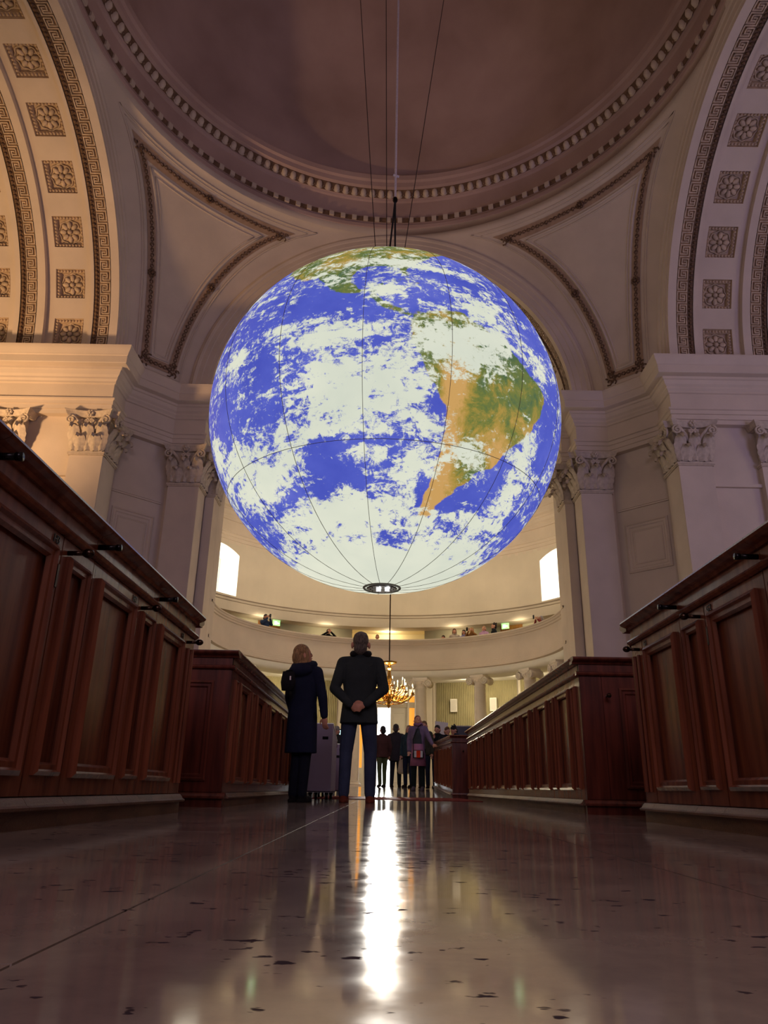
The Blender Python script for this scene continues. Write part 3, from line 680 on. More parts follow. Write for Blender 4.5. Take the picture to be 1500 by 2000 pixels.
    b = MB(); ring_prof(b, [(6.42, 4.92), (6.40, 5.93), (6.44, 5.95), (6.44, 6.0), (5.96, 6.02), (5.90, 5.99), (5.90, 5.95), (5.94, 5.93), (5.96, 5.88), (6.00, 5.86), (6.00, 5.80), (6.05, 5.78)], -97, 97); smooth_by_angle(b.build('handrail', PLASTER, B), 30)
    b = MB(); ring_prof(b, [(6.05, 5.80), (6.05, 5.0)], -97, 97); b.build('parapet', PLASTER, B, True)
    b = MB(); ring_prof(b, [(6.05, 5.02), (6.00, 5.0), (6.00, 4.94), (5.96, 4.92), (5.96, 4.84), (5.92, 4.82), (5.92, 4.74), (6.05, 4.72)], -97, 97); smooth_by_angle(b.build('lower_moulding', PLASTER, B), 30)
    b = MB(); ring_prof(b, [(6.05, 4.73), (6.08, 4.60), (6.18, 4.50), (6.40, 4.47), (9.85, 4.72)], -97, 97); b.build('soffit', GLASSB, B, True)
    b = MB(); ring_prof(b, [(6.40, 4.95), (10.95, 4.95)]); b.build('gallery_floor', WOODD, B)
    # lower wall with ribbed panels
    Wl = struct('wall_hall_lower', 'ribbed olive wall panels under the gallery', 'wall')
    RIB = mat('ribbed_olive', (158, 148, 110), 0.7, 0.08, 2.0, spec=0.25)
    for d0, d1 in ((-88, -62.5), (-61.5, -37.5), (-36.5, -13.2), (14.0, 36.5), (37.5, 61.5), (62.5, 88)):
        b = MB(); n = int((d1-d0)/0.5); P0 = []; P1 = []
        for i in range(n*2+1):
            dd = d0+(d1-d0)*i/(2*n); r = 9.55+(0.035 if i % 2 else 0.0); P0.append(cp(r, dd, FLZ-0.1)); P1.append(cp(r, dd, 4.74))
        b.grid([P0, P1]); b.build('ribbed_panel', RIB, Wl)
    b = MB(); cyl_sheet(b, 9.62, 0.0, 4.76, -90, -13); cyl_sheet(b, 9.62, 0.0, 4.76, 13, 90); b.build('wall_backing', HALLP, Wl)
    # entrance front with door and transom
    E_ = struct('wall_entrance', 'pale panelled entrance wall with doorway under the gallery', 'wall')
    yd = AY+9.5; b = MB()
    for x0, x1, z0, z1 in ((-2.3, -1.28, 0, 4.8), (1.40, 2.3, 0, 4.8), (-1.28, 1.40, 4.42, 4.8), (-1.28, 1.40, 3.60, 3.84)): b.box(XC+x0, XC+x1, yd-0.06, yd+0.25, z0, z1)
    b.build('entrance_face', HALLP, E_)
    for x0, x1 in ((-1.28, -1.2), (-1.0, -0.92), (1.0, 1.08), (1.32, 1.40)):
        b = MB(); b.box(XC+x0, XC+x1, yd-0.10, yd+0.2, 0.1, 4.42); b.build('door_post', WHITE, E_)
    AMB = emat('amber_lit_glass', (255, 176, 66), 0.6); PALE = emat('pale_lit_glass', (255, 244, 214), 0.8)
    for x0, x1 in ((-0.92, -0.46), (-0.43, 0.03), (0.06, 0.53), (0.56, 1.0)):
        b = MB(); b.box(XC+x0, XC+x1, yd+0.06, yd+0.08, 3.86, 4.14); b.build('pane', AMB, E_)
        b = MB(); b.box(XC+x0, XC+x1, yd+0.06, yd+0.08, 4.14, 4.40); b.build('pane', PALE, E_)
    for x in (-0.445, 0.045, 0.545):
        b = MB(); b.box(XC+x-0.015, XC+x+0.015, yd, yd+0.1, 3.84, 4.42); b.build('glazing_bar', WHITE, E_)
    for x0, x1 in ((-1.2, -1.0), (1.08, 1.32)):
        b = MB(); b.box(XC+x0, XC+x1, yd+0.06, yd+0.08, 1.0, 3.60); b.build('pane', AMB, E_)
        b = MB(); b.box(XC+x0, XC+x1, yd+0.06, yd+0.08, 3.84, 4.12); b.build('pane', AMB, E_)
        b = MB(); b.box(XC+x0, XC+x1, yd+0.06, yd+0.08, 4.12, 4.42); b.build('pane', PALE, E_)
        b = MB(); b.box(XC+x0, XC+x1, yd-0.02, yd+0.1, 0.1, 1.0); b.build('side_panel', WHITE, E_)
    d = struct('door_1', 'white panelled entrance door standing open to bright sunlight', 'door')
    for x0, x1 in ((0.24, 1.0), (-0.92, -0.34)):
        b = MB(); b.box(XC+x0, XC+x1, yd+0.02, yd+0.08, 0.18, 3.60); lf = b.build('door_leaf', WHITE, d)
        for z0, z1 in ((0.4, 1.2), (1.35, 2.2), (2.35, 3.4)):
            p = MB(); frame_strip(p, XC+x0+0.1, XC+x1-0.1, z0, z1, yd+0.02, 0.06, 0.02); p.build('door_panel', WHITE, lf)
    # pavement and street outside the entrance
    b = MB(); b.box(-12, 12, AY+9.75, AY+60, -0.2, 0.15); tag(b.build('pavement', mat('outdoor_granite', (170, 166, 160), 0.7, 0.1, 1)), 'sunlit granite pavement outside the open entrance door', 'pavement', kind='structure')
    b = MB(); cyl_sheet(b, 11.3, -0.2, 7.5, -95, -14); cyl_sheet(b, 11.3, -0.2, 7.5, 14, 95); cyl_sheet(b, 11.3, 4.82, 7.5, -14, 14); ring_prof(b, [(9.0, 7.45), (11.35, 7.45)], -95, 95)  # added unseen outer sheets, keep sky light from leaking into the hall
    cyl_sheet(b, 9.25, 10.1, 12.3, -95, 95); b.build('light_leak_screen', PLASTER_GREY, W)
build_hall()

# columns under the gallery
def column_meshes():
    Hs = 4.4-FLZ
    b = MB(); b.lathe([(0.255, 0.22), (0.265, 0.5), (0.262, 1.3), (0.24, 2.6), (0.215, Hs-0.42), (0.235, Hs-0.40), (0.235, Hs-0.36), (0.215, Hs-0.35), (0.215, Hs-0.28)], 24); sh = b.mesh('shaft')
    b = MB(); b.box(-0.36, 0.36, -0.36, 0.36, 0, 0.08); b.lathe([(0.34, 0.08), (0.35, 0.12), (0.31, 0.16), (0.29, 0.18), (0.30, 0.21), (0.26, 0.23)], 24); bs = b.mesh('base')
    b = MB(); b.box(-0.30, 0.30, -0.28, 0.28, Hs-0.06, Hs+0.03); b.lathe([(0.21, Hs-0.30), (0.27, Hs-0.22), (0.29, Hs-0.16), (0.24, Hs-0.12)], 20)
    for i in range(14):
        a = 2*PI*i/14; b.ell((0.265*math.cos(a), 0.265*math.sin(a), Hs-0.18), (0.04, 0.04, 0.06), 5, 4)
    b.box(-0.33, 0.33, -0.26, 0.26, Hs-0.13, Hs-0.06); cpm = b.mesh('capital')
    v = MB()
    for yy in (-0.27, 0.27):
        v.tube([(0.0+0.15*(1-0.85*t)*math.cos(PI/2+2.2*2*PI*t), yy, 0.15*(1-0.85*t)*math.sin(PI/2+2.2*2*PI*t)) for t in [i/30 for i in range(31)]], 0.024, 6)
    v.tube([(0, -0.26, 0), (0, -0.12, 0), (0, 0, 0), (0, 0.12, 0), (0, 0.26, 0)], [0.155, 0.12, 0.105, 0.12, 0.155], 14); vm = v.mesh('volute')
    for me in (sh, bs, cpm, vm): me.materials.append(STONEW)
    for me in (sh, vm): me.polygons.foreach_set('use_smooth', [True]*len(me.polygons))
    return sh, bs, cpm, vm, Hs
SH, BS, CPM, VM, HS = column_meshes()
ORD = {13.6: 'just right of the entrance door', 37.5: 'between the two white wall speakers on the right', 61: 'with its shaft hidden by the right pews', 81: 'rightmost, only its scroll showing above the pews',
       -12: 'hidden behind the man in the dark coat', -36: 'hidden behind the woman in the navy coat', -60: 'hidden behind the left pews', -81: 'leftmost under the gallery'}
for dg, tx in ORD.items():
    e = tag(empty('column', cp(6.12, dg, FLZ), R_(-dg)), 'pale scroll-topped gallery column, '+tx, 'column', 'columns carrying the gallery')
    link('shaft', SH, e); link('base', BS, e); c = link('capital', CPM, e)
    for s in (-1, 1): v = link('volute', VM, c); v.location = (s*0.33, 0, HS-0.2)

# wall speakers
for dg, tx in ((18.9, 'beside the right doorway column'), (30, 'above the right pews'), (-17.3, 'on the ribbed wall between the woman and the man')):
    e = tag(empty('wall_speaker', cp(9.50, dg, 3.40), R_(-dg)), 'white slim wall speaker '+tx, 'speaker', 'white wall speakers under the gallery')
    b = MB(); b.box(-0.15, 0.15, -0.12, 0.0, 0.0, 0.56); b.build('cabinet', WHITE, e)
    b = MB(); b.box(-0.12, 0.12, -0.125, -0.121, 0.04, 0.52); b.build('grille', mat('speaker_grille', (206, 200, 186), 0.8, 0.05, 60), e)

# chandelier
def chandelier():
    cx, cy = XC+0.10, 26.0
    e = tag(empty('chandelier', (cx, cy, 2.75)), 'gilt brass candle chandelier hanging in front of the entrance', 'chandelier')
    b = MB(); b.tube([(0, 0, 1.5), (0, 0, 17.4)], 0.022, 6); b.build('rod', BRASS, e)
    b = MB(); b.lathe([(0.02, 1.52), (0.20, 1.50), (0.27, 1.53), (0.25, 1.47), (0.08, 1.42), (0.05, 1.36), (0.10, 1.30), (0.05, 1.24), (0.07, 1.05), (0.11, 0.95), (0.06, 0.80), (0.05, 0.60), (0.12, 0.46), (0.16, 0.34), (0.10, 0.22), (0.05, 0.12), (0.07, 0.06), (0.01, -0.05)], 20); smooth_by_angle(b.build('stem', GOLD, e), 40)
    arm = MB()
    def am(r, dz): 
        q = MB(); pts = [(0.08, 0, 0.34), (0.25, 0, 0.20), (0.5, 0, 0.16), (0.75, 0, 0.26), (0.9, 0, 0.42)]; pts = [(x*r/0.9, y, z+dz) for x, y, z in pts]
        q.tube(pts, 0.018, 6); q.tube([(r*0.55+0.09*(1-t*0.8)*math.cos(t*9), 0, 0.26+dz+0.09*(1-t*0.8)*math.sin(t*9)) for t in [i/12 for i in range(13)]], 0.012, 5)
        q.lathe([(0.01, 0.40+dz), (0.06, 0.43+dz), (0.07, 0.47+dz), (0.02, 0.47+dz), (0.025, 0.52+dz)], 10, (r, 0, 0)); me = q.mesh('arm'); me.materials.append(GOLD); me.polygons.foreach_set('use_smooth', [True]*len(me.polygons)); return me
    def cm(r, dz):
        q = MB(); q.tube([(r, 0, 0.50+dz), (r, 0, 0.66+dz)], 0.014, 6); me = q.mesh('candle'); me.materials.append(WHITE); return me
    fl = MB(); fl.lathe([(0.001, 0.0), (0.018, 0.03), (0.012, 0.07), (0.001, 0.10)], 8); flm = fl.mesh('candle_bulb'); flm.materials.append(emat('candle_bulb', (255, 236, 190), 5.0))
    for r, n, dz in ((0.84, 12, 0.0), (0.55, 8, 0.22)):
        a_, c_ = am(r, dz), cm(r, dz)
        for k in range(n):
            o = link('arm', a_, e); o.rotation_euler = (0, 0, 2*PI*k/n+0.2)
            link('candle', c_, o); f = link('candle_bulb', flm, o); f.location = (r, 0, 0.66+dz)
    b = MB()
    b.tube([(0.5*math.cos(t), 0.5*math.sin(t), 0.14) for t in [i*2*PI/32 for i in range(32)]], 0.016, 6, closed=True)
    b.build('arm_ring', GOLD, e)
chandelier()

# ---------------------------------------------------------------- globe
SA = [(7.6,4.2),(11.9,6.1),(15.9,7.4),(21.6,7.1),(26.2,5.1),(31.2,3.5),(35.7,1.4),(39.7,-0.6),(43.5,-3.1),(48.7,-4.4),(54.6,-7.9),(53.4,-13.2),(50.4,-17.5),(49.3,-22.5),(44.7,-25.5),(40.8,-29.6),(38.4,-34.3),(34.5,-35.5),(31.6,-37.2),(32.3,-39.3),(29.9,-40.9),(27.3,-42.1),(27.1,-43.7),(24.3,-45.6),(21.7,-48.3),(22.7,-51.0),(19.7,-52.2),(16.9,-54.1),(15.7,-51.3),(16.0,-46.5),(16.8,-41.3),(17.7,-36.9),(18.4,-32.7),(18.4,-29.3),(18.0,-25.3),(17.9,-22.6),(16.8,-20.1),(14.3,-17.8),(13.4,-15.9),(11.0,-12.1),(9.1,-8.1),(7.3,-3.8),(6.6,-0.1)]
NA = [(-36,30),(-32.6,28.1),(-28.9,24.4),(-24.7,21.7),(-21.8,22.5),(-18.6,17.6),(-14.6,13.8),(-8.5,11.7),(-3.5,11.9),(-1.1,13.9),(0.7,16.4),(-1.5,16.1),(-4.3,13.5),(-7.9,13.7),(-10.2,16.8),(-9.4,21.7),(-5.7,24.1),(-0.2,24.6),(3.9,24.2),(5.3,19.5),(6.6,19.1),(5.7,23.7),(8.4,26),(11.2,29),(16,36),(26,46),(20,60),(-10,72),(-50,70),(-48,50),(-40,38)]
CU = [(2.8,17.5),(6.5,17.6),(12.4,16.1),(11.6,15.4),(6.5,16.5),(2.8,16.8)]
CA = [(-3.5,11.9),(1.4,6.7),(6.9,4.9),(9.0,5.6),(8.3,4.2),(4.9,4.2),(0.2,6.0),(-6,11)]
CLOUD = [(3.2,-16.1,11,11),(11.1,-26.1,7,5),(7.7,-21.2,7,7),(-13.4,-1.2,18,4),(-24.1,3.5,11,2),(20.4,-4.5,17,7),(28.5,1.6,10,5),(-9.3,-18.7,11,6),(-13.4,-12.9,8,5),(-31.1,-31.4,4,7),(-21,-28.2,11,2),(-7.5,-28,10,2),(-57.4,-29.9,11,5),(-70,-21.2,5,7),(-44.8,-38.2,9,6),(-57.6,-38.2,5,7),(5.3,-45.7,7,10),(8.8,-38.4,7,7),(-21.4,-52.1,21,6),(-9.8,-71.5,34,9),(30,-70,30,8),(-60,-72,40,8),(47.4,-60,13,5),(50.7,-30.5,5,11),(26.1,-32.9,6,4),(-0.7,11.9,5,4),(-2.6,27.5,15,2),(27.8,11.3,7,4),(49.7,0.6,6,4),(16.1,25.7,13,2),(-51.6,26.8,10,2),(-47.3,0.4,5,2),(43.5,-49.9,9,3),(53.2,-38.8,5,7),(-5.5,-34,7,5)]
CLEAR = [(-18.5,9.2,11,5),(-7.6,8.3,11,4),(-4.6,19.8,7,3),(23,21.5,15,2),(46.2,22,9,6),(49.9,11.7,6,5),(15,-21,2.6,5),(-15,-31.5,10,3),(-12.8,-38.5,11,5),(2.2,-42.9,6,4),(-37.7,-42.8,5,4),(-45.4,-54.8,7,2),(-52,-61,5,2),(-14,-61,3,1.5),(3.9,-61.1,6,4),(-75,-54,9,2),(31.6,-46.9,7,5),(36,-58.5,4,5),(43.9,-36.4,4,6),(59.9,-19.3,5,10),(14.5,-42.1,2,7),(32,-18,15,8),(44,-12,9,7),(-36,-8,3,4),(-55,-12,4,4),(24,-40,5,4),(75,-45,6,4)]
def poly_sd(lon, lat, P):
    """signed distance in degrees, positive inside"""
    P = np.array(P, float); n = len(P); d = np.full(lon.shape, 1e9); ins = np.zeros(lon.shape, bool)
    for i in range(n):
        a, b = P[i], P[(i+1) % n]; e = b-a; L2 = (e**2).sum()
        t = np.clip(((lon-a[0])*e[0]+(lat-a[1])*e[1])/L2, 0, 1); dd = np.hypot(lon-a[0]-t*e[0], lat-a[1]-t*e[1]); d = np.minimum(d, dd)
        c = ((a[1] > lat) != (b[1] > lat)) & (lon < (b[0]-a[0])*(lat-a[1])/(b[1]-a[1]+1e-12)+a[0]); ins ^= c
    return np.where(ins, d, -d)
def globe_material():
    m = bpy.data.materials.new('lit_globe_print'); m.use_nodes = True; nt = m.node_tree; N = nt.nodes; L = nt.links; b = N['Principled BSDF']
    tc = N.new('ShaderNodeTexCoord')
    def at(nm): a = N.new('ShaderNodeAttribute'); a.attribute_name = nm; return a.outputs['Fac']
    def noise(sc, det, rough=0.6, dist=0.0, st=None):
        n = N.new('ShaderNodeTexNoise'); n.inputs['Scale'].default_value = sc; n.inputs['Detail'].default_value = det; n.inputs['Roughness'].default_value = rough; n.inputs['Distortion'].default_value = dist
        if st:
            mp = N.new('ShaderNodeMapping'); mp.inputs['Scale'].default_value = st[0]; mp.inputs['Rotation'].default_value = st[1]; L.new(tc.outputs['Object'], mp.inputs[0]); L.new(mp.outputs[0], n.inputs['Vector'])
        else: L.new(tc.outputs['Object'], n.inputs['Vector'])
        return n.outputs['Fac']
    def mth(op, a, bb=None, c=None):
        x = N.new('ShaderNodeMath'); x.operation = op
        for i, q in enumerate((a, bb, c)):
            if q is None: continue
            if isinstance(q, (int, float)): x.inputs[i].default_value = q
            else: L.new(q, x.inputs[i])
        return x.outputs[0]
    def ramp(f, stops):
        r = N.new('ShaderNodeValToRGB'); r.color_ramp.elements.remove(r.color_ramp.elements[1])
        for i, (p, c) in enumerate(stops):
            el = r.color_ramp.elements[0] if i == 0 else r.color_ramp.elements.new(p)
            el.position = p; el.color = (*lin(c), 1)
        L.new(f, r.inputs[0]); return r.outputs[0]
    def sstep(f, lo, hi):
        r = N.new('ShaderNodeMapRange'); r.interpolation_type = 'SMOOTHSTEP'; r.inputs[1].default_value = lo; r.inputs[2].default_value = hi; L.new(f, r.inputs[0]); return r.outputs[0]
    def mix(f, a, bb):
        x = N.new('ShaderNodeMixRGB'); L.new(f, x.inputs[0])
        for i, q in ((1, a), (2, bb)):
            if isinstance(q, tuple): x.inputs[i].default_value = (*lin(q), 1)
            else: L.new(q, x.inputs[i])
        return x.outputs[0]
    ocean = ramp(noise(0.9, 5), [(0.3, (66, 78, 180)), (0.55, (80, 92, 192)), (0.75, (104, 112, 204))])
    land = ramp(mth('ADD', noise(1.7, 8, 0.72, 0.4), at('dry')), [(0.36, (70, 98, 66)), (0.48, (108, 118, 56)), (0.58, (164, 138, 62)), (0.72, (200, 156, 92))])
    lm = sstep(mth('ADD', at('land'), mth('MULTIPLY', mth('SUBTRACT', noise(3.0, 6), 0.5), 4.0)), -0.3, 0.3)
    base = mix(lm, ocean, land)
    big = noise(0.75, 4, 0.55, 0.8, ((1, 1, 1.5), (0.3, 0.2, 0.5)))
    streak = noise(1.6, 7, 0.68, 1.2, ((0.8, 0.8, 2.2), (0.5, 0.35, 0.2)))
    fleck = noise(7.5, 6, 0.75, 0.6)
    veil = noise(3.2, 8, 0.72, 1.6, ((1, 1, 1.8), (0.4, 0.7, 0.1)))
    f = mth('ADD', at('cloud'), mth('MULTIPLY', mth('SUBTRACT', big, 0.5), 1.3))
    f = mth('ADD', f, mth('MULTIPLY', mth('SUBTRACT', streak, 0.5), 2.2))
    f = mth('ADD', f, mth('MULTIPLY', mth('SUBTRACT', fleck, 0.5), 2.5))
    f = mth('ADD', f, mth('MULTIPLY', mth('SUBTRACT', veil, 0.5), 2.6))
    cm = sstep(f, 0.02, 0.55)
    tint = ramp(noise(0.5, 4), [(0.3, (206, 212, 196)), (0.7, (226, 228, 208))])
    col = mix(cm, base, tint)
    b.inputs['Base Color'].default_value = (0.02, 0.02, 0.02, 1); b.inputs['Roughness'].default_value = 0.5; b.inputs['Specular IOR Level'].default_value = 0.15
    L.new(col, b.inputs['Emission Color']); b.inputs['Emission Strength'].default_value = 0.94
    return m
def build_globe():
    gx, gy, gz, R0 = -0.08, 13.7, 7.14, 3.53
    e = tag(empty('earth_globe', (gx, gy, gz-3.46)), 'huge glowing inflated earth globe hanging under the dome', 'globe')
    nu, nv = 288, 144; sq = 0.975
    lon = (np.arange(nu)/nu*360-180); lat = np.linspace(-86.6, 89.0, nv)
    LO, LA = np.meshgrid(lon, lat, indexing='ij')
    o, a = np.radians(LO), np.radians(LA)
    X = R0*np.cos(a)*np.sin(o); Y = -R0*np.cos(a)*np.cos(o); Z = R0*sq*np.sin(a)
    V = np.stack([X, Y, Z], -1)
    b = MB(); b.grid(V.tolist(), True, False)
    s = b.build('globe_skin', globe_material(), e, True); s.location = (0, 0, 3.46)
    lf, af = LO.ravel(), LA.ravel()
    land = np.full(lf.shape, -20.0)
    for P in (SA, NA, CU, CA): land = np.maximum(land, poly_sd(lf, af, P))
    k = RNG
    # other continents on the far side, broad shapes only
    for P in ([(90,5),(120,35),(150,32),(160,5),(140,-34),(118,-30),(100,5)], [(95,40),(110,60),(170,70),(179,50),(179,20),(150,36),(120,40)], [(-150,-15),(-130,-12),(-125,-30),(-150,-35),(-165,-25)], [(-179,10),(-150,25),(-140,50),(-130,68),(-179,70)]): land = np.maximum(land, poly_sd(lf, af, P))
    def blobs(L):
        f = np.zeros_like(lf)
        for (x, y, rx, ry) in L:
            dx = (lf-x+180) % 360-180; dx = dx*np.maximum(np.cos(np.radians(af)), 0.25)
            sx = max(rx, 2.2); sy = max(ry, 1.8); f = np.maximum(f, np.exp(-((dx/sx)**2+((af-y)/sy)**2)*0.9))
        return f
    cloud = 0.0+blobs(CLOUD)*0.85-blobs(CLEAR)*0.46
    cloud += np.clip((-44-af)/14, 0, 1)*0.35+np.clip((-62-af)/8, 0, 1)*0.5
    dry = np.clip((-af-8)/22, 0, 1)*0.18+np.exp(-((lf-19)/4)**2)*0.25*(af < 0)+0.06*(af > 20)-0.06
    for nm, d in (('land', land), ('cloud', cloud), ('dry', dry)):
        at = s.data.attributes.new(nm, 'FLOAT', 'POINT'); at.data.foreach_set('value', d.astype(np.float32))
    SEAM = mat('seam_thread', (120, 116, 104), 0.7, 0.1, 5)
    for lo in range(-174, 186, 24):
        q = MB(); q.tube([(R0*1.001*math.cos(R_(t))*math.sin(R_(lo)), -R0*1.001*math.cos(R_(t))*math.cos(R_(lo)), R0*sq*1.001*math.sin(R_(t))+3.46) for t in range(-86, 88, 4)], 0.005, 4); q.build('seam', SEAM, e)
    q = MB(); q.tube([(R0*1.001*math.cos(R_(-31))*math.sin(t), -R0*1.001*math.cos(R_(-31))*math.cos(t), R0*sq*1.001*math.sin(R_(-31))+3.46) for t in [i*2*PI/120 for i in range(120)]], 0.005, 4, closed=True); q.build('seam', SEAM, e)
    # blower cap with lamps under the south pole
    zb = 3.46-R0*sq
    q = MB(); q.lathe([(0.001, zb-0.015), (0.27, zb-0.015), (0.29, zb+0.0), (0.26, zb+0.02)], 32); cap = q.build('base_plate', mat('cap_metal', (120, 120, 116), 0.4, 0.2, 8, metal=0.6), e)
    q = MB(); q.tube([(0.34*math.cos(t), 0.34*math.sin(t), zb+0.012) for t in [i*2*PI/40 for i in range(40)]], 0.025, 6, closed=True); q.build('base_ring', mat('ring_grey', (150, 150, 142), 0.5, 0.1, 5), e)
    for x, y in ((-0.06, -0.08), (0.10, -0.10)):
        q = MB(); q.box(x-0.045, x+0.045, y-0.10, y+0.08, zb-0.06, zb-0.02); q.tube([(x, y-0.1, zb-0.04), (x+0.03, y-0.16, zb-0.05)], 0.03, 6); q.build('lamp_head', MATS.get('white_lamp') or emat('white_lamp', (250, 250, 250), 1.0), cap)
    for k_ in range(10):
        a_ = 2*PI*k_/10; q = MB(); q.ell((0.22*math.cos(a_), 0.22*math.sin(a_), zb-0.018), (0.012, 0.012, 0.008), 6, 4); q.build('bolt', IRON, cap)
    # suspension
    top = 3.46+R0*sq; ROPE = mat('white_rope', (214, 204, 214), 0.6, 0.1, 30); WIRE = mat('dark_wire', (60, 48, 46), 0.5, 0.1, 30); STRAP = mat('black_strap', (24, 24, 24), 0.7, 0.1, 30)
    ap = (0.135, 0.0, 13.03-(gz-3.46))
    q = MB(); q.tube([ap, (0.13, 0, 31.05-(gz-3.46))], 0.028, 6); q.build('lifting_rope', ROPE, e)
    for x in (-0.05, 0.16):
        q = MB(); q.tube([ap, (x, 0, top-0.01)], 0.022, 6); q.build('strap', STRAP, e)
    q = MB(); q.ell((ap[0], 0, ap[2]), (0.06, 0.06, 0.09), 8, 6); q.build('shackle', IRON, e)
    q = MB(); q.tube([(ap[0]-0.05, 0, ap[2]+0.75), (ap[0]+0.08, 0, ap[2]+0.70)], 0.03, 6); q.build('knot', ROPE, e)
    for x, xt in ((-0.22, -1.64), (-0.02, -0.39), (0.24, 2.62)):
        q = MB(); q.tube([(x, 0, top-0.03), (xt, 0.1, 30.6-(gz-3.46))], 0.010, 5); q.build('guy_wire', WIRE, e)
build_globe()
# ---------------------------------------------------------------- box pews
FM = Matrix(((0, 1, 0, 0), (1, 0, 0, 0), (0, 0, 1, 0), (0, 0, 0, 1)))    # (u, d, z) -> x = d, y = u
BLACKP = mat('black_lettering', (24, 16, 14), 0.4, 0.1, 5)
def extr(b, prof, y0, y1):
    b.loft([[(x, y0, z) for x, z in prof], [(x, y1, z) for x, z in prof]], True)
CAPP = [(0.06, 1.03), (-0.012, 1.03), (-0.018, 1.042), (-0.036, 1.048), (-0.052, 1.056), (-0.058, 1.066), (-0.054, 1.076), (-0.042, 1.08), (0.06, 1.08)]
RAILP = [(0.02, 0.944), (-0.010, 0.944), (-0.022, 0.950), (-0.026, 0.960), (-0.020, 0.970), (-0.008, 0.976), (0.02, 0.976)]
SKIRTP = [(0.02, 0.057), (-0.040, 0.057), (-0.042, 0.066), (-0.030, 0.072), (-0.020, 0.086), (-0.012, 0.094), (0.02, 0.094)]
PEWM = {}
def pew_meshes(L, side, last):
    key = (round(L, 3), side, last)
    if key in PEWM: return PEWM[key]
    D = {}
    def put(k, b, m, sm=False):
        if side < 0: b.mx(0)
        me = b.mesh(k); me.materials.append(m)
        if sm: me.polygons.foreach_set('use_smooth', [True]*len(me.polygons))
        D[k] = me
    dw = 0.56
    b = MB(); b.box(0.032, 0.06, 0, L, 0.05, 1.03); put('carcass', b, WOOD)
    b = MB(); y0, y1, z0, z1 = 0.004, dw-0.004, 0.098, 0.942
    py0, py1, pz0, pz1 = 0.085, dw-0.085, 0.185, 0.862
    b.box(0, 0.03, y0, py0, z0, z1); b.box(0, 0.03, py1, y1, z0, z1); b.box(0, 0.03, py0, py1, z0, pz0); b.box(0, 0.03, py0, py1, pz1, z1); put('door', b, WOOD)
    b = MB(); b.box(0.014, 0.028, py0, py1, pz0, pz1); put('panel', b, WOOD)
    b = MB(); b.M = FM; frame_strip(b, py0-0.028, py1+0.028, pz0-0.028, pz1+0.028, 0.0, 0.05, 0.026); put('panel_moulding', b, WOOD)
    b = MB(); b.tube([(0.0, 0.61, 0.90), (-0.055, 0.61, 0.90)], 0.009, 8); b.ell((-0.072, 0.61, 0.90), (0.022, 0.017, 0.017), 10, 7); put('door_knob', b, BRASS, True)
    b = MB(); b.lathe([(0.006, 0), (0.006, 0.03)], 8, (0.0, 0.545, 0.78)); b.box(-0.006, 0.0, 0.538, 0.553, 0.76, 0.84); put('keyhole_plate', b, BRASS)
    e = L
    if last:
        b = MB(); b.box(0, 0.03, dw+0.004, e, 0.098, 0.942); put('end_stile', b, WOOD)
        b = MB(); b.tube([(-0.008, (dw+e)/2+0.03, 0.15), (-0.008, (dw+e)/2+0.03, 0.87)], 0.016, 8); b.tube([(-0.006, (dw+e)/2-0.03, 0.15), (-0.006, (dw+e)/2-0.03, 0.87)], 0.010, 8); put('reeding', b, WOOD)
    else:
        q0, q1 = dw+0.07, e-0.07
        b = MB(); b.box(0, 0.03, dw+0.004, q0, 0.098, 0.942); b.box(0, 0.03, q1, e-0.002, 0.098, 0.942); b.box(0, 0.03, q0, q1, 0.098, 0.185); b.box(0, 0.03, q0, q1, 0.862, 0.942); put('narrow_frame', b, WOOD)
        b = MB(); b.box(0.014, 0.028, q0, q1, 0.185, 0.862); put('narrow_panel', b, WOOD)
        b = MB(); b.M = FM; frame_strip(b, q0-0.024, q1+0.024, 0.161, 0.886, 0.0, 0.042, 0.022); put('narrow_moulding', b, WOOD)
    b = MB(); b.box(0.0, 0.03, 0.0015, e-0.0015, 0.974, 1.032); put('frieze_board', b, WOOD)
    b = MB(); extr(b, RAILP, 0.0015, e-0.0015); put('rail_moulding', b, WOOD)
    b = MB(); extr(b, CAPP, 0.0015, e-0.0015); put('cap_rail', b, WOOD)
    b = MB(); extr(b, SKIRTP, 0.002, dw-0.001); put('skirting', b, WOODP)
    b = MB(); extr(b, SKIRTP, dw+0.002, e-0.001); put('skirting_short', b, WOODP)
    b = MB(); b.box(-0.012, 0.05, 0.0, e, 0.0, 0.057); put('plinth', b, WOODP)
    b = MB(); b.tube([(0.0, 0.0, 0), (-0.075, 0.0, 0)], 0.011, 10); b.tube([(-0.07, 0, 0), (-0.088, 0, 0)], 0.0135, 10); put('coat_peg', b, IRON, True)
    b = MB(); b.box(0.06, 3.3, e-0.05, e-0.02, 0.0, 1.03); put('bench_back', b, WOODD)
    b = MB(); b.box(0.06, 3.3, e-0.42, e-0.05, 0.42, 0.45); put('bench_seat', b, WOODD)
    PEWM[key] = D
    return D
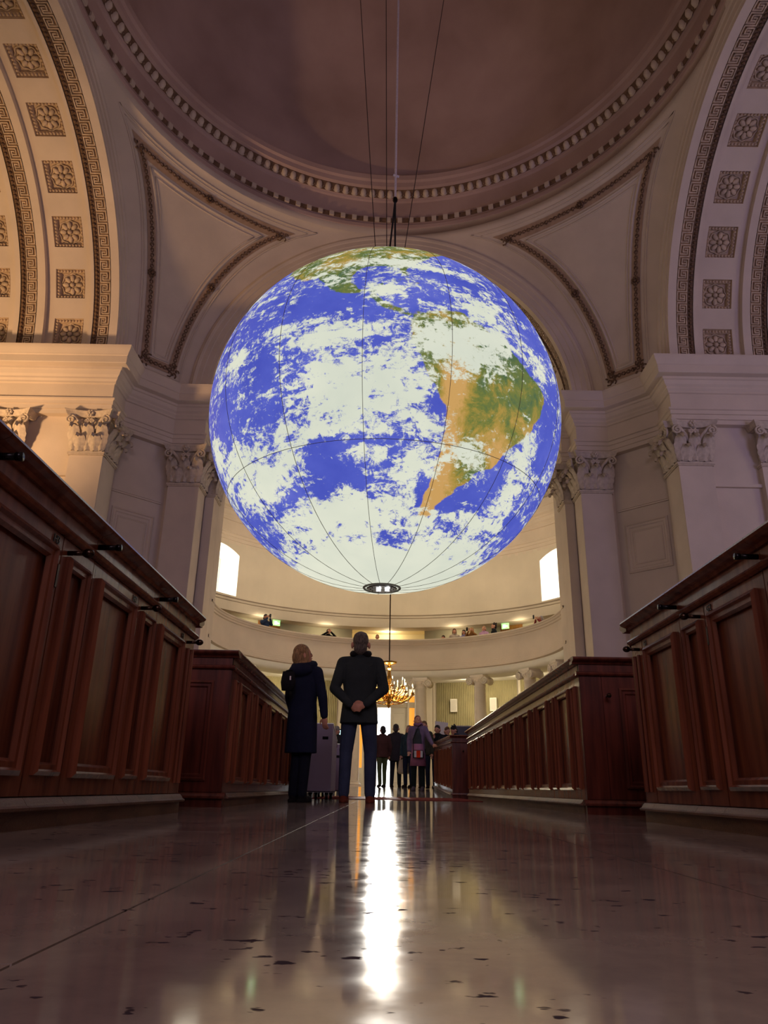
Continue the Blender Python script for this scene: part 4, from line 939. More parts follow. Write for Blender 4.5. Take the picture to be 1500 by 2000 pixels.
def make_pew(x, y, z, side, L, last, label, group, num=None, pegs=True, slope=0.0):
    D = pew_meshes(L, side, last)
    e = tag(empty('box_pew', (x, y, z)), label, 'pew', group)
    if slope: e.rotation_euler = (math.atan(slope), 0, 0)
    for k in ('carcass', 'frieze_board', 'rail_moulding', 'cap_rail', 'skirting', 'plinth', 'bench_back', 'bench_seat'): link(k, D[k], e)
    link('skirting', D['skirting_short'], e)
    d = link('door', D['door'], e); link('panel', D['panel'], d); link('panel_moulding', D['panel_moulding'], d); link('keyhole_plate', D['keyhole_plate'], d)
    if pegs: link('door_knob', D['door_knob'], e)
    if last: link('end_stile', D['end_stile'], e); link('reeding', D['reeding'], e)
    else:
        n = link('side_frame', D['narrow_frame'], e); link('panel', D['narrow_panel'], n); link('panel_moulding', D['narrow_moulding'], n)
    if pegs:
        p = link('coat_peg', D['coat_peg'], e); p.location = (0, 0.02, 1.004)
    if num:
        me = text_mesh(num, 0.040, 0.0015); me.materials.append(BLACKP); t = link('row_number', me, d)
        t.matrix_local = Matrix(((0, 0, -1, -0.003), (-1, 0, 0, 0.50), (0, 1, 0, 0.914), (0, 0, 0, 1))) if side > 0 else Matrix(((0, 0, 1, 0.003), (1, 0, 0, 0.50), (0, 1, 0, 0.914), (0, 0, 0, 1)))
    return e
XR, XL = 1.43, -1.125
P_ = 0.85
for i, (y, num) in enumerate(((3.60, 'H1'), (2.75, 'H2'), (1.90, 'H3'), (1.05, 'H4'), (0.20, 'H5'))):
    make_pew(XL, y, 0, -1, 0.77 if i == 0 else P_, i == 0, 'polished mahogany box pew with door marked %s in the left foreground' % num, 'near left pews', num)
for i, (y, num) in enumerate(((3.57, 'G1'), (2.72, 'G2'), (1.87, 'G3'), (1.02, 'G4'), (0.17, 'G5'))):
    make_pew(XR, y, 0, 1, 0.74 if i == 0 else P_, i == 0, 'polished mahogany box pew with door marked %s in the right foreground' % num, 'near right pews', num)
ORDN = ['first', 'second', 'third', 'fourth', 'fifth', 'sixth', 'seventh', 'eighth', 'ninth']
for i in range(9):
    make_pew(XR, 5.80+0.812*i, 0, 1, 0.812, False, '%s panelled mahogany pew from the cross passage in the far right row' % ORDN[i], 'far right pews', None, False)
    make_pew(XL, 5.80+0.812*i, 0, -1, 0.812, False, '%s panelled mahogany pew from the cross passage in the far left row' % ORDN[i], 'far left pews', None, False)
for i in range(6):
    y = 14.2+0.80*i
    make_pew(1.25, y, ramp_z(y)-0.0, 1, 0.80, False, '%s small distant pew beyond the red carpet on the right' % ORDN[i], 'pews beyond the red carpet on the right', None, False, 0.03)
    make_pew(-1.60, y, ramp_z(y)-0.0, -1, 0.80, False, '%s small distant pew beyond the red carpet on the left' % ORDN[i], 'pews beyond the red carpet on the left', None, False, 0.03)

def pew_front(x, y, z, side, label, length=3.3, knob=False, faceback=False, group=None):
    """end of a pew block, facing the camera; local x outwards from the aisle, face at y = 0"""
    e = tag(empty('pew_end', (x, y, z)), label, 'pew end', group)
    sg = side; fy = -1 if not faceback else 1
    def fin(b, nm, m, par=None):
        if sg < 0: b.mx(0)
        if faceback: b.v = [(a, -c, d) for a, c, d in b.v]
        return b.build(nm, m, par or e)
    RX = Matrix(((0, 1, 0, 0), (1, 0, 0, 0), (0, 0, 1, 0), (0, 0, 0, 1)))
    for nm, pr, m in (('cap_rail', CAPP, WOODD), ('rail_moulding', RAILP, WOODD), ('skirting', SKIRTP, WOODD)):
        b = MB(); b.M = RX
        ex = -0.05 if nm == 'cap_rail' else (-0.025 if nm == 'rail_moulding' else -0.03)
        extr(b, pr, ex, length); fin(b, nm, m)
    b = MB(); b.box(0.0, length, 0.0, 0.03, 0.97, 1.035); fin(b, 'frieze_board', WOODD)
    b = MB(); b.box(-0.012, length, -0.012, 0.03, 0, 0.057); fin(b, 'plinth', WOODD)
    b = MB(); b.box(0.0, length, 0.012, 0.060, 0.05, 1.03); fin(b, 'board', WOODD)
    xs = [(0.20, 0.02), (0.58, 0)] if not knob else [(0.22, 0)]
    x0 = 0.0; k = 0
    while x0 < length-0.4:
        wd = 0.16 if (k == 0 and knob) else 0.62
        b = MB(); b.box(x0+0.003, x0+wd-0.003, 0.0, 0.02, 0.098, 0.942); dr = fin(b, 'door' if (knob and k == 1) else 'stile_panel', WOODD)
        if wd > 0.4:
            b = MB(); frame_strip(b, x0+0.12, x0+wd-0.10, 0.17, 0.86, 0.0, 0.05, 0.024); fin(b, 'panel_moulding', WOODD, dr)
            if knob and k == 1:
                b = MB(); b.tube([(x0+0.03, 0, 0.80), (x0+0.03, -0.05, 0.80)], 0.008, 8); b.ell((x0+0.03, -0.065, 0.80), (0.018, 0.02, 0.018), 8, 6); fin(b, 'door_knob', BRASS, dr)
        x0 += wd; k += 1
    return e
def corner_bit(x, y, side, L):
    """narrow panel next to the corner of a far block, on the aisle face"""
    e = tag(empty('pew_corner', (x, y, 0)), 'narrow panelled mahogany corner piece of the far %s pew row' % ('right' if side > 0 else 'left'), 'pew end')
    def fin(b, nm, m, p=None):
        if side < 0: b.mx(0)
        return b.build(nm, m, p or e)
    b = MB(); b.box(0, 0.029, 0, L, 0.057, 1.03); fin(b, 'board', WOOD)
    b = MB(); b.M = FM; frame_strip(b, 0.06, L-0.03, 0.161, 0.886, 0.0, 0.036, 0.022); fin(b, 'panel_moulding', WOOD)
    for nm, pr in (('cap_rail', CAPP), ('rail_moulding', RAILP), ('skirting', SKIRTP)):
        b = MB(); extr(b, pr, 0.0, L); fin(b, nm, WOOD if nm != 'skirting' else WOODP)
    b = MB(); b.box(-0.012, 0.05, 0, L, 0, 0.057); fin(b, 'plinth', WOODP)
corner_bit(XR, 5.60, 1, 0.198); corner_bit(XL, 5.60, -1, 0.198)
pew_front(XR, 5.535, 0, 1, 'dark mahogany pew end with a door knob facing the right cross passage', knob=True)
pew_front(XL, 5.535, 0, -1, 'dark mahogany panelled pew end facing the left cross passage')
pew_front(1.25, 14.06, 0, 1, 'small reddish pew end standing at the right end of the red carpet', 2.6, knob=True)
pew_front(-1.60, 14.06, 0, -1, 'small reddish pew end standing at the left end of the red carpet', 2.6)
pew_front(XR+0.03, 4.375, 0, 1, 'back board closing the right foreground pews at the cross passage', faceback=True)
pew_front(XL-0.03, 4.435, 0, -1, 'back board closing the left foreground pews at the cross passage', faceback=True)

# ---------------------------------------------------------------- rolling console desks
LILAC = mat('lilac_grey_laminate', (150, 142, 168), 0.55, 0.06, 3)
def console(x, y, wd, dp, h, label, z=0.0):
    e = tag(empty('rolling_desk', (x, y, z)), label, 'desk', 'grey rolling desks')
    for sx, nm in ((0, 'side_panel'), (wd-0.03, 'side_panel')):
        b = MB(); P = [(0, 0.09), (dp, 0.09), (dp, h-0.16), (dp*0.45, h-0.06), (0.0, h)]
        b.loft([[(sx, p, q) for p, q in P], [(sx+0.03, p, q) for p, q in P]]); b.build(nm, LILAC, e)
    b = MB(); b.box(0.03, wd-0.03, 0.0, 0.02, 0.09, h); bp = b.build('front_panel', LILAC, e)
    b = MB(); b.box(wd*0.58, wd*0.82, -0.004, 0.0, h-0.19, h-0.155); b.build('handle_slot', IRON, bp)
    b = MB(); P = [(0.0, h), (0.02, h+0.012), (dp*0.45, h-0.045), (dp, h-0.148), (dp, h-0.165), (dp*0.45, h-0.062)]
    b.loft([[(-0.005, p, q) for p, q in P], [(wd+0.005, p, q) for p, q in P]]); b.build('desk_top', mat('desk_white', (226, 222, 214), 0.3, 0.05, 4), e)
    b = MB(); b.box(-0.006, wd+0.006, dp-0.02, dp+0.015, h-0.24, h-0.15); b.build('wooden_edge', WOOD, e)
    b = MB(); b.box(0.0, wd, 0.0, dp, 0.085, 0.10); b.build('base_board', LILAC, e)
    for cx in (0.05, wd-0.05):
        for cy in (0.06, dp-0.06):
            b = MB(); b.tube([(cx-0.018, cy, 0.04), (cx+0.018, cy, 0.04)], 0.04, 14); b.box(cx-0.025, cx+0.025, cy-0.02, cy+0.02, 0.06, 0.088); b.build('castor', IRON, e)
console(-0.94, 9.75, 0.30, 0.95, 0.90, 'lilac grey rolling desk with a handle slot beside the woman')
console(-0.98, 11.55, 0.46, 0.9, 0.74, 'lower lilac grey rolling desk behind the man, farther down the aisle', 0.008)

# screen on a stand and information board
e = tag(empty('display_screen', (2.22, 21.1, 0.18)), 'dark flat display screen standing behind the right pews', 'screen')
b = MB(); b.box(-0.35, 0.35, -0.02, 0.03, 0.9, 1.60); b.build('screen_panel', mat('dark_screen', (52, 56, 70), 0.2, 0.1, 2), e)
b = MB(); frame_strip(b, -0.37, 0.37, 0.88, 1.62, -0.02, 0.03, 0.015); b.build('bezel', mat('silver_bezel', (190, 188, 180), 0.4, 0.1, 2), e)
b = MB(); b.box(-0.04, 0.04, 0.0, 0.04, 0.0, 0.95); b.box(-0.3, 0.3, -0.2, 0.2, 0.0, 0.03); b.build('stand', IRON, e)
e = tag(empty('monitor', (-1.5, 21.5, 0.18)), 'lit monitor standing on a table at the far left of the crowd', 'screen')
b = MB(); b.box(-0.45, 0.45, 0, 0.04, 0.95, 1.5); b.build('monitor_body', IRON, e)
b = MB(); b.box(-0.42, 0.42, -0.006, 0, 0.98, 1.47); b.build('monitor_screen', emat('lit_monitor', (190, 235, 235), 1.6), e)
b = MB(); b.box(-0.05, 0.05, 0.0, 0.05, 0.0, 0.96); b.box(-0.3, 0.3, -0.2, 0.2, 0.0, 0.03); b.build('stand', IRON, e)
e = tag(empty('notice_sheet', (1.52, 21.2, 0.18)), 'white notice sheet on a stand behind the man in dark uniform', 'sign')
b = MB(); b.add([(-0.12, 0, 1.45), (0.20, 0, 1.36), (0.26, 0, 1.70), (-0.10, 0, 1.74)], [(0, 1, 2, 3)]); b.add([(-0.12, 0.01, 1.45), (0.20, 0.01, 1.36), (0.26, 0.01, 1.70), (-0.10, 0.01, 1.74)], [(3, 2, 1, 0)]); b.build('sheet', WHITE, e)
b = MB(); b.tube([(0.06, 0.02, 0), (0.06, 0.02, 1.6)], 0.012, 6); b.build('stand', IRON, e)

# ---------------------------------------------------------------- people
TMPM = bpy.data.materials.new('tmp')
def remesh(b, voxel, smooth=3):
    me = b.mesh('tmp'); o = bpy.data.objects.new('tmp', me); COL.objects.link(o)
    m = o.modifiers.new('r', 'REMESH'); m.mode = 'VOXEL'; m.voxel_size = voxel; m.use_smooth_shade = True
    if smooth: s = o.modifiers.new('s', 'SMOOTH'); s.iterations = smooth; s.factor = 0.5
    dg = bpy.context.evaluated_depsgraph_get(); dg.update()
    r = bpy.data.meshes.new_from_object(o.evaluated_get(dg)); bpy.data.objects.remove(o); bpy.data.meshes.remove(me)
    return r
CLOTH = {}
def cloth(rgb, rough=0.9):
    k = 'cloth_%d_%d_%d' % rgb
    return mat(k, rgb, rough, 0.12, 7, 0.25, 60, spec=0.2)
SKIN = mat('skin', (206, 150, 122), 0.55, 0.06, 9, spec=0.35)
EYE = mat('eye_dark', (30, 22, 20), 0.2, 0.05, 3); LIP = mat('lip', (164, 84, 76), 0.5, 0.05, 5)
def ring_e(c, rx, ry, n=18, p=2.3):
    out = []
    for i in range(n):
        a = 2*PI*i/n; ca, sa = math.cos(a), math.sin(a)
        out.append((c[0]+rx*math.copysign(abs(ca)**(2/p), ca), c[1]+ry*math.copysign(abs(sa)**(2/p), sa), c[2]))
    return out
def hand(b, wr, d, side, curl=0.5, fs=1.0):
    d = Vector(d).normalized(); up = Vector((0, 1, 0)) if abs(d.y) < 0.8 else Vector((0, 0, 1)); s_ = d.cross(up).normalized()*side; n = s_.cross(d).normalized()
    wr = Vector(wr); M = Matrix((s_, n, d)).transposed()
    b.ell(wr+d*0.05, (0.040*fs, 0.017*fs, 0.055*fs), 10, 7, M)
    for k, (o, L) in enumerate(((-0.028, 0.062), (-0.009, 0.074), (0.010, 0.070), (0.028, 0.056))):
        r0 = wr+d*0.088+s_*o; dd = (d*math.cos(curl)+n*math.sin(curl)).normalized(); r1 = r0+dd*L*0.55; d2 = (d*math.cos(curl*2.2)+n*math.sin(curl*2.2)).normalized(); r2 = r1+d2*L*0.55
        b.caps(r0, r1, 0.0095*fs, 0.009*fs, 6); b.caps(r1, r2, 0.009*fs, 0.0075*fs, 6)
    t0 = wr+d*0.03-s_*0.034; t1 = t0+(d*0.7-s_*0.7+n*0.2).normalized()*0.035; t2 = t1+(d*0.95-s_*0.1+n*0.3).normalized()*0.03
    b.caps(t0, t1, 0.012*fs, 0.0105*fs, 6); b.caps(t1, t2, 0.0105*fs, 0.0085*fs, 6)
def person(label, loc, rz, H, coat=(40, 40, 44), hem=0.80, legs=(38, 44, 60), shoes=(40, 30, 26), hair=(60, 46, 36), style='short', tilt=20, yaw=0, group=None,
           armL=None, armR=None, stance=0.10, stride=0.0, voxel=0.016, female=False, skirt=None, scarf=None, open_top=None, lean=0.0, hood=False, hat=None, sleeves=True, curl=0.5):
    S = H/1.75
    e = tag(empty('person', loc, rz), label, 'person', group); e.scale = (S, S, S)
    sw = 0.178 if female else 0.198; hw = 0.155
    sh = lambda s: Vector((s*sw, lean*0.5, 1.42))
    armL = armL or ((-sw-0.055, -0.02, 1.14), (-sw-0.045, 0.05, 0.90), None); armR = armR or ((sw+0.055, -0.02, 1.14), (sw+0.045, 0.05, 0.90), None)
    hip = lambda s: Vector((s*0.09, 0, 0.92)); kn = lambda s: Vector((s*stance*0.95, 0.02+s*stride*0.5, 0.50)); an = lambda s: Vector((s*stance, s*stride-0.02, 0.09))
    # head frame
    nk = Vector((0, lean*0.55, 1.47)); HM = Matrix.Rotation(R_(yaw), 3, 'Z') @ Matrix.Rotation(R_(tilt), 3, 'X')
    hp = lambda x, y, z: nk+HM @ Vector((x, y, z))
    b = MB()
    b.ell(hp(0, 0.015, 0.165), (0.079, 0.096, 0.112), 14, 10, HM); b.ell(hp(0, 0.045, 0.095), (0.052, 0.062, 0.058), 12, 8, HM)
    b.ell(hp(0, 0.112, 0.135), (0.014, 0.022, 0.024), 8, 6, HM); b.ell(hp(0, 0.09, 0.175), (0.05, 0.022, 0.014), 8, 6, HM)
    b.ell(hp(0, 0.094, 0.062), (0.024, 0.018, 0.018), 8, 6, HM); b.ell(hp(0, 0.092, 0.10), (0.026, 0.018, 0.010), 8, 6, HM)
    for s in (-1, 1):
        b.ell(hp(s*0.093, -0.005, 0.140), (0.015, 0.025, 0.040), 8, 6, HM)
    b.caps(nk+Vector((0, -0.01, -0.06)), hp(0, 0.0, 0.09), 0.058, 0.054)
    b.loft([ring_e((0, 0, 0.86), 0.15, 0.10), ring_e((0, 0, 1.0), 0.14, 0.095), ring_e((0, lean*0.3, 1.2), 0.16, 0.105), ring_e((0, lean*0.5, 1.36), 0.17, 0.10), ring_e((0, lean*0.55, 1.46), 0.07, 0.06)])
    for s, ar in ((-1, armL), (1, armR)):
        el, wr = Vector(ar[0]), Vector(ar[1]); b.caps(sh(s), el, 0.046, 0.038); b.caps(el, wr, 0.038, 0.026)
        d = Vector(ar[2]) if ar[2] else (wr-el); hand(b, wr, d, s, curl)
        b.caps(hip(s), kn(s), 0.075, 0.055); b.caps(kn(s), an(s), 0.052, 0.036); b.ell(an(s)+Vector((0, 0.06, -0.045)), (0.038, 0.11, 0.035), 8, 6)
    me = remesh(b, voxel if voxel > 0.012 else 0.0075, 2); me.materials.clear(); me.materials.append(SKIN); body = link('body', me, e)
    for s in (-1, 1):
        q = MB(); q.ell(hp(s*0.030, 0.098, 0.152), (0.013, 0.008, 0.008), 8, 6, HM); q.build('eye', EYE, body, True)
    q = MB(); q.ell(hp(0, 0.108, 0.098), (0.022, 0.006, 0.006), 8, 5, HM); q.build('mouth', LIP, body, True)
    # coat or jacket
    b = MB(); k = 1.0 if not female else 0.93
    rings = [((0, 0.0, hem), 0.205*k, 0.150*k), ((0, 0.0, 0.92), 0.190*k, 0.142*k), ((0, lean*0.2, 1.08), 0.172*k, 0.130*k), ((0, lean*0.35, 1.26), 0.188*k, 0.135*k), ((0, lean*0.5, 1.39), 0.186*k, 0.118*k), ((0, lean*0.53, 1.455), 0.12, 0.085), ((0, lean*0.55, 1.50), 0.072, 0.068)]
    if hem > 0.9: rings = [rings[0]]+rings[2:]
    b.loft([ring_e(c, rx, ry) for c, rx, ry in rings])
    for s, ar in ((-1, armL), (1, armR)):
        el, wr = Vector(ar[0]), Vector(ar[1]); b.caps(sh(s)+Vector((-s*0.01, 0, -0.01)), el, 0.072, 0.058); b.caps(el, wr.lerp(el, 0.06), 0.058, 0.044)
        b.caps(Vector((s*0.06, lean*0.5, 1.44)), sh(s)+Vector((-s*0.01, 0, 0.0)), 0.06, 0.068)
    b.tube([(0.078*math.cos(t), 0.072*math.sin(t)+lean*0.55, 1.50+0.01*math.sin(t)) for t in [i*2*PI/20 for i in range(20)]], 0.026, 8, closed=True)
    if hood:
        b.ell((0.0, -0.10, 1.44), (0.15, 0.085, 0.085), 14, 10); b.tube([(0.115*math.cos(t), 0.10*math.sin(t)-0.02, 1.50+0.03*math.sin(t)) for t in [i*2*PI/20 for i in range(20)]], 0.048, 8, closed=True)
    me = remesh(b, voxel if voxel > 0.012 else 0.009, 3); me.materials.clear(); me.materials.append(cloth(coat)); link('coat', me, e)
    if open_top:
        b = MB(); b.loft([ring_e((0, 0.035, hem+0.12), 0.125, 0.135), ring_e((0, 0.03, 1.0), 0.12, 0.128), ring_e((0, 0.02, 1.25), 0.12, 0.130), ring_e((0, 0.01, 1.42), 0.085, 0.10)]); b.build('shirt', cloth(open_top), e, True)
    if skirt:
        b = MB(); b.loft([ring_e((0, 0.03, skirt[1]), 0.20, 0.165), ring_e((0, 0.03, 0.80), 0.17, 0.16), ring_e((0, 0.035, 1.06), 0.135, 0.142)]); b.build('skirt', cloth(skirt[0]), e, True)
    if scarf:
        b = MB(); b.tube([(0.088*math.cos(t), 0.085*math.sin(t)+0.0, 1.515+0.012*math.sin(3*t)) for t in [i*2*PI/24 for i in range(24)]], 0.036, 8, closed=True); me = remesh(b, 0.012, 1); me.materials.clear(); me.materials.append(cloth(scarf)); link('scarf', me, e)
    # trousers and shoes
    b = MB(); b.ell((0, 0, 0.94), (0.165, 0.118, 0.12), 14, 8)
    for s in (-1, 1): b.caps(hip(s), kn(s), 0.096, 0.072); b.caps(kn(s), an(s)+Vector((0, 0, 0.0)), 0.070, 0.058)
    me = remesh(b, voxel if voxel > 0.012 else 0.009, 3); me.materials.clear(); me.materials.append(cloth(legs)); link('trousers', me, e)
    for s in (-1, 1):
        b = MB(); c = an(s); b.ell(c+Vector((0, 0.02, -0.03)), (0.050, 0.075, 0.055), 10, 7); b.ell(c+Vector((0, 0.11, -0.052)), (0.048, 0.095, 0.036), 10, 7)
        b.loft([ring_e((c.x, c.y+0.065, 0.0), 0.050, 0.150), ring_e((c.x, c.y+0.065, 0.03), 0.050, 0.150)]); me = remesh(b, 0.010, 1); me.materials.clear(); me.materials.append(cloth(shoes)); link('shoe', me, e)
    # hair
    if style != 'none':
        b = MB(); b.ell(hp(0, -0.002, 0.197), (0.087, 0.104, 0.098), 14, 10, HM); b.ell(hp(0, -0.05, 0.125), (0.076, 0.064, 0.085), 12, 8, HM)
        for i in range(14):
            a = i*2.39996; rr_ = 0.062*math.sqrt((i+0.5)/14); b.ell(hp(rr_*math.cos(a), rr_*math.sin(a), 0.262+0.01*math.sin(i*1.7)-rr_*0.4), (0.024, 0.024, 0.03), 6, 5, HM)
        if style == 'bob':
            b.ell(hp(0, -0.045, 0.13), (0.100, 0.085, 0.11), 14, 10, HM); b.ell(hp(0, -0.06, 0.055), (0.112, 0.062, 0.05), 14, 8, HM); b.caps(hp(-0.10, -0.05, 0.12), hp(-0.118, -0.05, 0.03), 0.03, 0.022)
            for s in (-1, 1): b.caps(hp(s*0.076, 0.02, 0.17), hp(s*0.088, -0.005, 0.05), 0.034, 0.030)
        if style == 'long':
            b.caps(hp(0, -0.07, 0.12), hp(0, -0.09, -0.14), 0.075, 0.055)
            for s in (-1, 1): b.caps(hp(s*0.074, 0.01, 0.17), hp(s*0.085, 0.02, -0.12), 0.028, 0.024)
        if style == 'bun': b.ell(hp(0, -0.10, 0.22), (0.045, 0.045, 0.045), 10, 8)
        if style == 'curly':
            for i in range(16):
                a = i*2.4; b.ell(hp(0.07*math.cos(a), -0.02+0.07*math.sin(a)*0.8, 0.17+0.008*i), (0.032, 0.032, 0.032), 8, 6)
        # keep the face free
        me = remesh(b, 0.010 if voxel <= 0.012 else voxel, 2); me.materials.clear(); me.materials.append(mat('hair_%d_%d_%d' % hair, hair, 0.55, 0.35, 30, 0.5, 160, stretch=(3, 3, 0.6), spec=0.35)); link('hair', me, e)
    if hat:
        b = MB(); b.lathe([(0.001, 0.115), (0.05, 0.11), (0.088, 0.07), (0.094, 0.0), (0.088, -0.01)], 16); b.box(-0.06, 0.06, 0.07, 0.16, -0.005, 0.005)
        o = b.build('cap', cloth(hat), e, True); o.matrix_local = Matrix.Translation(hp(0, 0.0, 0.20)) @ HM.to_4x4()
    return e
# the two visitors in front
person('man seen from behind in a dark coat and jeans with hands clasped behind his back', (-0.265, 8.22, 0), R_(-2), 1.765, coat=(50, 57, 58), hem=0.78, legs=(58, 68, 92), shoes=(118, 58, 40), hair=(118, 108, 98), tilt=22, voxel=0.010,
       armL=((-0.262, -0.10, 1.13), (-0.075, -0.185, 0.95), (0.9, -0.25, -0.35)), armR=((0.262, -0.10, 1.13), (0.075, -0.195, 0.96), (-0.9, -0.25, -0.35)), stance=0.135, scarf=(30, 28, 32))
person('woman seen from behind in a long navy hooded coat looking up', (-0.84, 7.92, 0), R_(-24), 1.565, coat=(28, 34, 56), hem=0.52, legs=(20, 24, 38), shoes=(22, 20, 22), hair=(182, 144, 98), style='bob', tilt=16, yaw=-38, voxel=0.010, female=True, hood=True, stance=0.055,
       armL=((-0.20, 0.02, 1.14), (-0.17, 0.10, 0.92), None), armR=((0.25, 0.0, 1.14), (0.265, 0.04, 0.92), (0.05, 0.1, -1.0)))
e = tag(empty('shoulder_bag', (-0.985, 7.72, 1.06)), 'black shoulder bag hanging on the left side of the woman in navy', 'bag')
b = MB(); b.loft([ring_e((0, 0, 0.0), 0.06, 0.045), ring_e((0, 0, 0.08), 0.075, 0.05), ring_e((0, 0, 0.19), 0.06, 0.035)]); b.build('bag_body', cloth((26, 25, 30)), e, True)
b = MB(); b.tube([(-0.05, 0, 0.17), (-0.02, 0.02, 0.20), (0.03, 0.03, 0.21), (0.05, 0.02, 0.17)], 0.010, 6); b.build('strap', cloth((20, 20, 24)), e, True)
b = MB(); b.box(0.02, 0.035, -0.052, -0.044, 0.10, 0.14); b.build('buckle', mat('buckle_silver', (200, 200, 200), 0.2, 0.05, 3, metal=1), e)
# visitors farther down the aisle
zf = ramp_z
person('smiling woman in a lilac coat, pink skirt and dark top walking beside the right pews', (0.80, 17.8, zf(17.8)), R_(168), 1.66, coat=(116, 98, 122), hem=0.62, legs=(28, 36, 36), shoes=(90, 78, 84), hair=(150, 96, 78), style='short', tilt=26, yaw=22, female=True, open_top=(58, 62, 64), skirt=((166, 108, 134), 0.56), scarf=(140, 100, 128), stride=0.05, voxel=0.014,
       armL=((-0.29, 0.06, 1.16), (-0.38, 0.20, 1.04), (-0.6, 0.6, -0.2)))
e = tag(empty('crossbody_bag', (0.79, 17.545, 0.80)), 'small black, white and red bag worn by the woman in lilac', 'bag')
b = MB(); b.loft([ring_e((0, 0, 0), 0.12, 0.045, 12), ring_e((0, 0, 0.08), 0.13, 0.05, 12), ring_e((0, 0, 0.17), 0.11, 0.04, 12)]); bb = b.build('bag_body', cloth((34, 34, 40)), e, True)
b = MB(); b.box(-0.045, 0.045, -0.058, -0.046, 0.01, 0.16); b.build('red_stripe', cloth((226, 62, 30)), bb)
for s in (-1, 1):
    b = MB(); b.box(s*0.07-0.025, s*0.07+0.025, -0.055, -0.044, 0.015, 0.155); b.build('white_stripe', cloth((206, 206, 206)), bb)
b = MB(); b.tube([(-0.11, 0, 0.15), (-0.12, 0.02, 0.4), (0.0, 0.05, 0.68), (0.08, 0.1, 0.75)], 0.010, 6); b.build('strap', cloth((30, 30, 34)), e)
person('visitor in a reddish brown jacket and khaki trousers right behind the man', (-0.02, 20.2, 0.18), R_(20), 1.50, coat=(86, 54, 48), hem=0.84, legs=(84, 92, 58), hair=(40, 32, 28), tilt=5, stride=0.08)
person('visitor in a dark overcoat walking away in front of the entrance', (0.34, 21.0, 0.18), R_(-8), 1.62, coat=(52, 48, 52), hem=0.72, legs=(36, 36, 42), hair=(70, 62, 58), tilt=8, stride=0.10, armR=((0.25, 0.0, 1.12), (0.24, 0.06, 0.86), None))
e = tag(empty('tote_bag', (0.55, 20.85, 0.52)), 'cream cloth tote bag hanging beside the dark overcoat', 'bag')
b = MB(); b.loft([ring_e((0, 0, 0.0), 0.13, 0.04), ring_e((0, 0, 0.06), 0.16, 0.06), ring_e((0, 0, 0.30), 0.13, 0.035), ring_e((0, 0, 0.36), 0.11, 0.02)]); b.build('bag_body', cloth((206, 192, 160)), e, True)
for s in (-1, 1):
    b = MB(); b.tube([(-0.09, s*0.012, 0.34), (-0.03, s*0.01, 0.52), (0.03, s*0.01, 0.52), (0.09, s*0.012, 0.34)], 0.010, 6); b.build('handle', cloth((206, 192, 160)), e)
person('fair haired visitor in a teal jacket half hidden behind the woman in lilac', (0.66, 20.4, 0.18), R_(150), 1.55, coat=(48, 66, 72), hem=0.85, hair=(178, 142, 92), style='long', tilt=10, female=True)
person('visitor in an olive jacket just behind the shoulder of the woman in lilac', (1.02, 19.4, 0.16), R_(170), 1.60, coat=(62, 60, 46), hem=0.85, hair=(140, 104, 64), tilt=0, female=True, style='short')
person('man in dark uniform with a badge standing before the white notice', (1.44, 20.6, 0.18), R_(160), 1.58, coat=(30, 34, 36), hem=0.9, hair=(34, 28, 26), tilt=-4, armR=((0.24, 0.08, 1.16), (0.06, 0.20, 1.36), (-0.2, 0.1, 0.9)))
person('black haired visitor in navy with head bowed behind the right pews', (1.86, 19.9, 0.17), R_(120), 1.54, coat=(26, 32, 52), hem=0.9, hair=(20, 18, 20), tilt=-24, style='curly')
person('brown haired visitor in black next to the bowed visitor', (1.66, 20.3, 0.18), R_(200), 1.52, coat=(34, 32, 36), hem=0.9, hair=(120, 84, 54), tilt=-10, style='short')
person('dark haired visitor with a bun in front of the lit monitor', (-1.42, 20.6, 0.18), R_(60), 1.54, coat=(40, 44, 60), hem=0.9, hair=(34, 26, 24), style='bun', tilt=-10, female=True)
person('visitor wearing a grey cap next to the rolling desks', (-1.20, 20.2, 0.18), R_(150), 1.46, coat=(48, 46, 42), hem=0.9, hair=(90, 80, 70), hat=(150, 146, 132), tilt=-14)
# visitors on the gallery
GZ = 4.95
def gperson(x, y, H, label, **k):
    a = math.degrees(math.atan2(x-XC, y-AY))
    return person(label, (x, y, GZ), PI-R_(a)+R_(k.pop('turn', 0)), H, group='visitors on the gallery', **k)
up = (((-0.27, 0.10, 1.34), (-0.06, 0.22, 1.56), (0.3, 0.1, 0.8)), ((0.27, 0.10, 1.34), (0.06, 0.22, 1.56), (-0.3, 0.1, 0.8)))
def phone_at(x, y, z, label):
    a = math.atan2(x-XC, y-AY); e = tag(empty('phone', (x, y, z), -a), label, 'phone')
    b = MB(); b.box(-0.04, 0.04, -0.005, 0.005, -0.075, 0.075); b.build('phone_case', IRON, e)
    b = MB(); b.box(-0.03, -0.012, -0.008, -0.005, 0.04, 0.065); b.build('phone_lens', EYE, e)
def front_of(x, y, d, z):
    a = math.atan2(x-XC, y-AY); return (x-d*math.sin(a), y-d*math.cos(a), z)
gperson(-4.83, 29.5, 1.70, 'gallery visitor in blue photographing in front of the left brown door', coat=(44, 60, 88), hem=0.9, hair=(60, 40, 30), armL=up[0], armR=up[1], tilt=0)
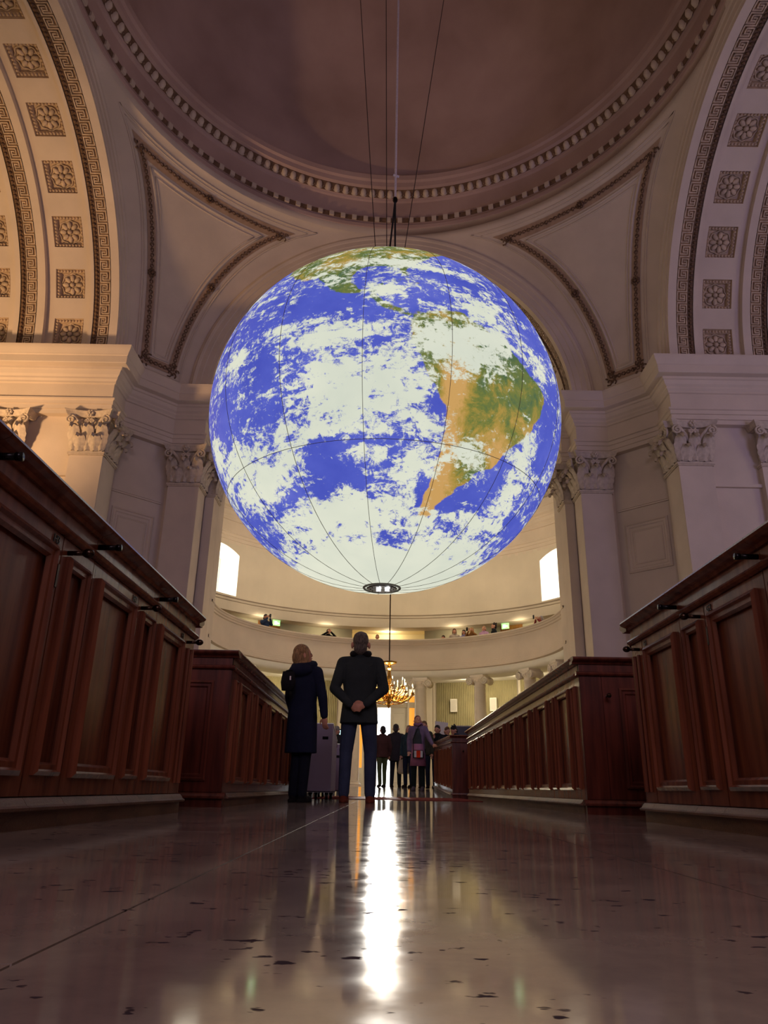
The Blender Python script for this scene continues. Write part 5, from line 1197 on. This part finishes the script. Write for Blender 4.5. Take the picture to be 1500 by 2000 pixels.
phone_at(*front_of(-4.83, 29.5, 0.30, GZ+1.60), 'black camera phone held by the gallery visitor in blue')
gperson(-2.48, 32.1, 1.66, 'gallery visitor in black with both arms raised to photograph, left of the lit alcove', coat=(24, 24, 28), hem=0.9, hair=(36, 28, 26), tilt=0, armL=((-0.40, 0.06, 1.36), (-0.06, 0.22, 1.60), (0.3, 0, 0.9)), armR=((0.40, 0.06, 1.36), (0.06, 0.22, 1.60), (-0.3, 0, 0.9)))
gperson(-0.35, 32.8, 1.60, 'gallery visitor with only the head showing before the lit alcove', coat=(120, 84, 74), hem=0.9, hair=(150, 92, 70), tilt=0)
gperson(2.58, 32.7, 1.60, 'gallery visitor in black leaning low, left of the long haired one', coat=(26, 26, 32), hem=0.9, hair=(60, 40, 34), tilt=-10)
gperson(2.95, 31.5, 1.66, 'long brown haired gallery visitor in a pale blouse', coat=(190, 176, 160), hem=0.9, hair=(126, 78, 52), style='long', tilt=-12, female=True, turn=20)
gperson(3.38, 31.7, 1.66, 'dark haired gallery visitor with sunglasses and a lilac top', coat=(150, 146, 186), hem=0.9, hair=(56, 32, 26), style='long', tilt=0, female=True)
gperson(3.64, 31.0, 1.62, 'blonde gallery visitor in a tan coat holding up a phone', coat=(158, 112, 64), hem=0.9, hair=(196, 150, 92), style='long', tilt=4, female=True, armL=up[0], armR=up[1])
phone_at(*front_of(3.56, 31.0, 0.30, GZ+1.50), 'black phone held up by the blonde gallery visitor')
gperson(4.10, 30.65, 1.62, 'fair gallery visitor in a pink top', coat=(206, 164, 200), hem=0.9, hair=(200, 150, 110), style='short', tilt=6, female=True)
gperson(4.56, 30.95, 1.82, 'tall gallery visitor in a dark jacket looking sideways', coat=(36, 40, 44), hem=0.9, hair=(52, 34, 28), style='curly', tilt=8, turn=-50)
gperson(6.03, 28.5, 1.62, 'white haired gallery visitor holding a phone at the far right end', coat=(150, 70, 66), hem=0.9, hair=(226, 214, 206), style='bob', tilt=6, female=True, armL=up[0], armR=up[1])
phone_at(*front_of(5.98, 28.45, 0.30, GZ+1.52), 'black phone held by the white haired gallery visitor')
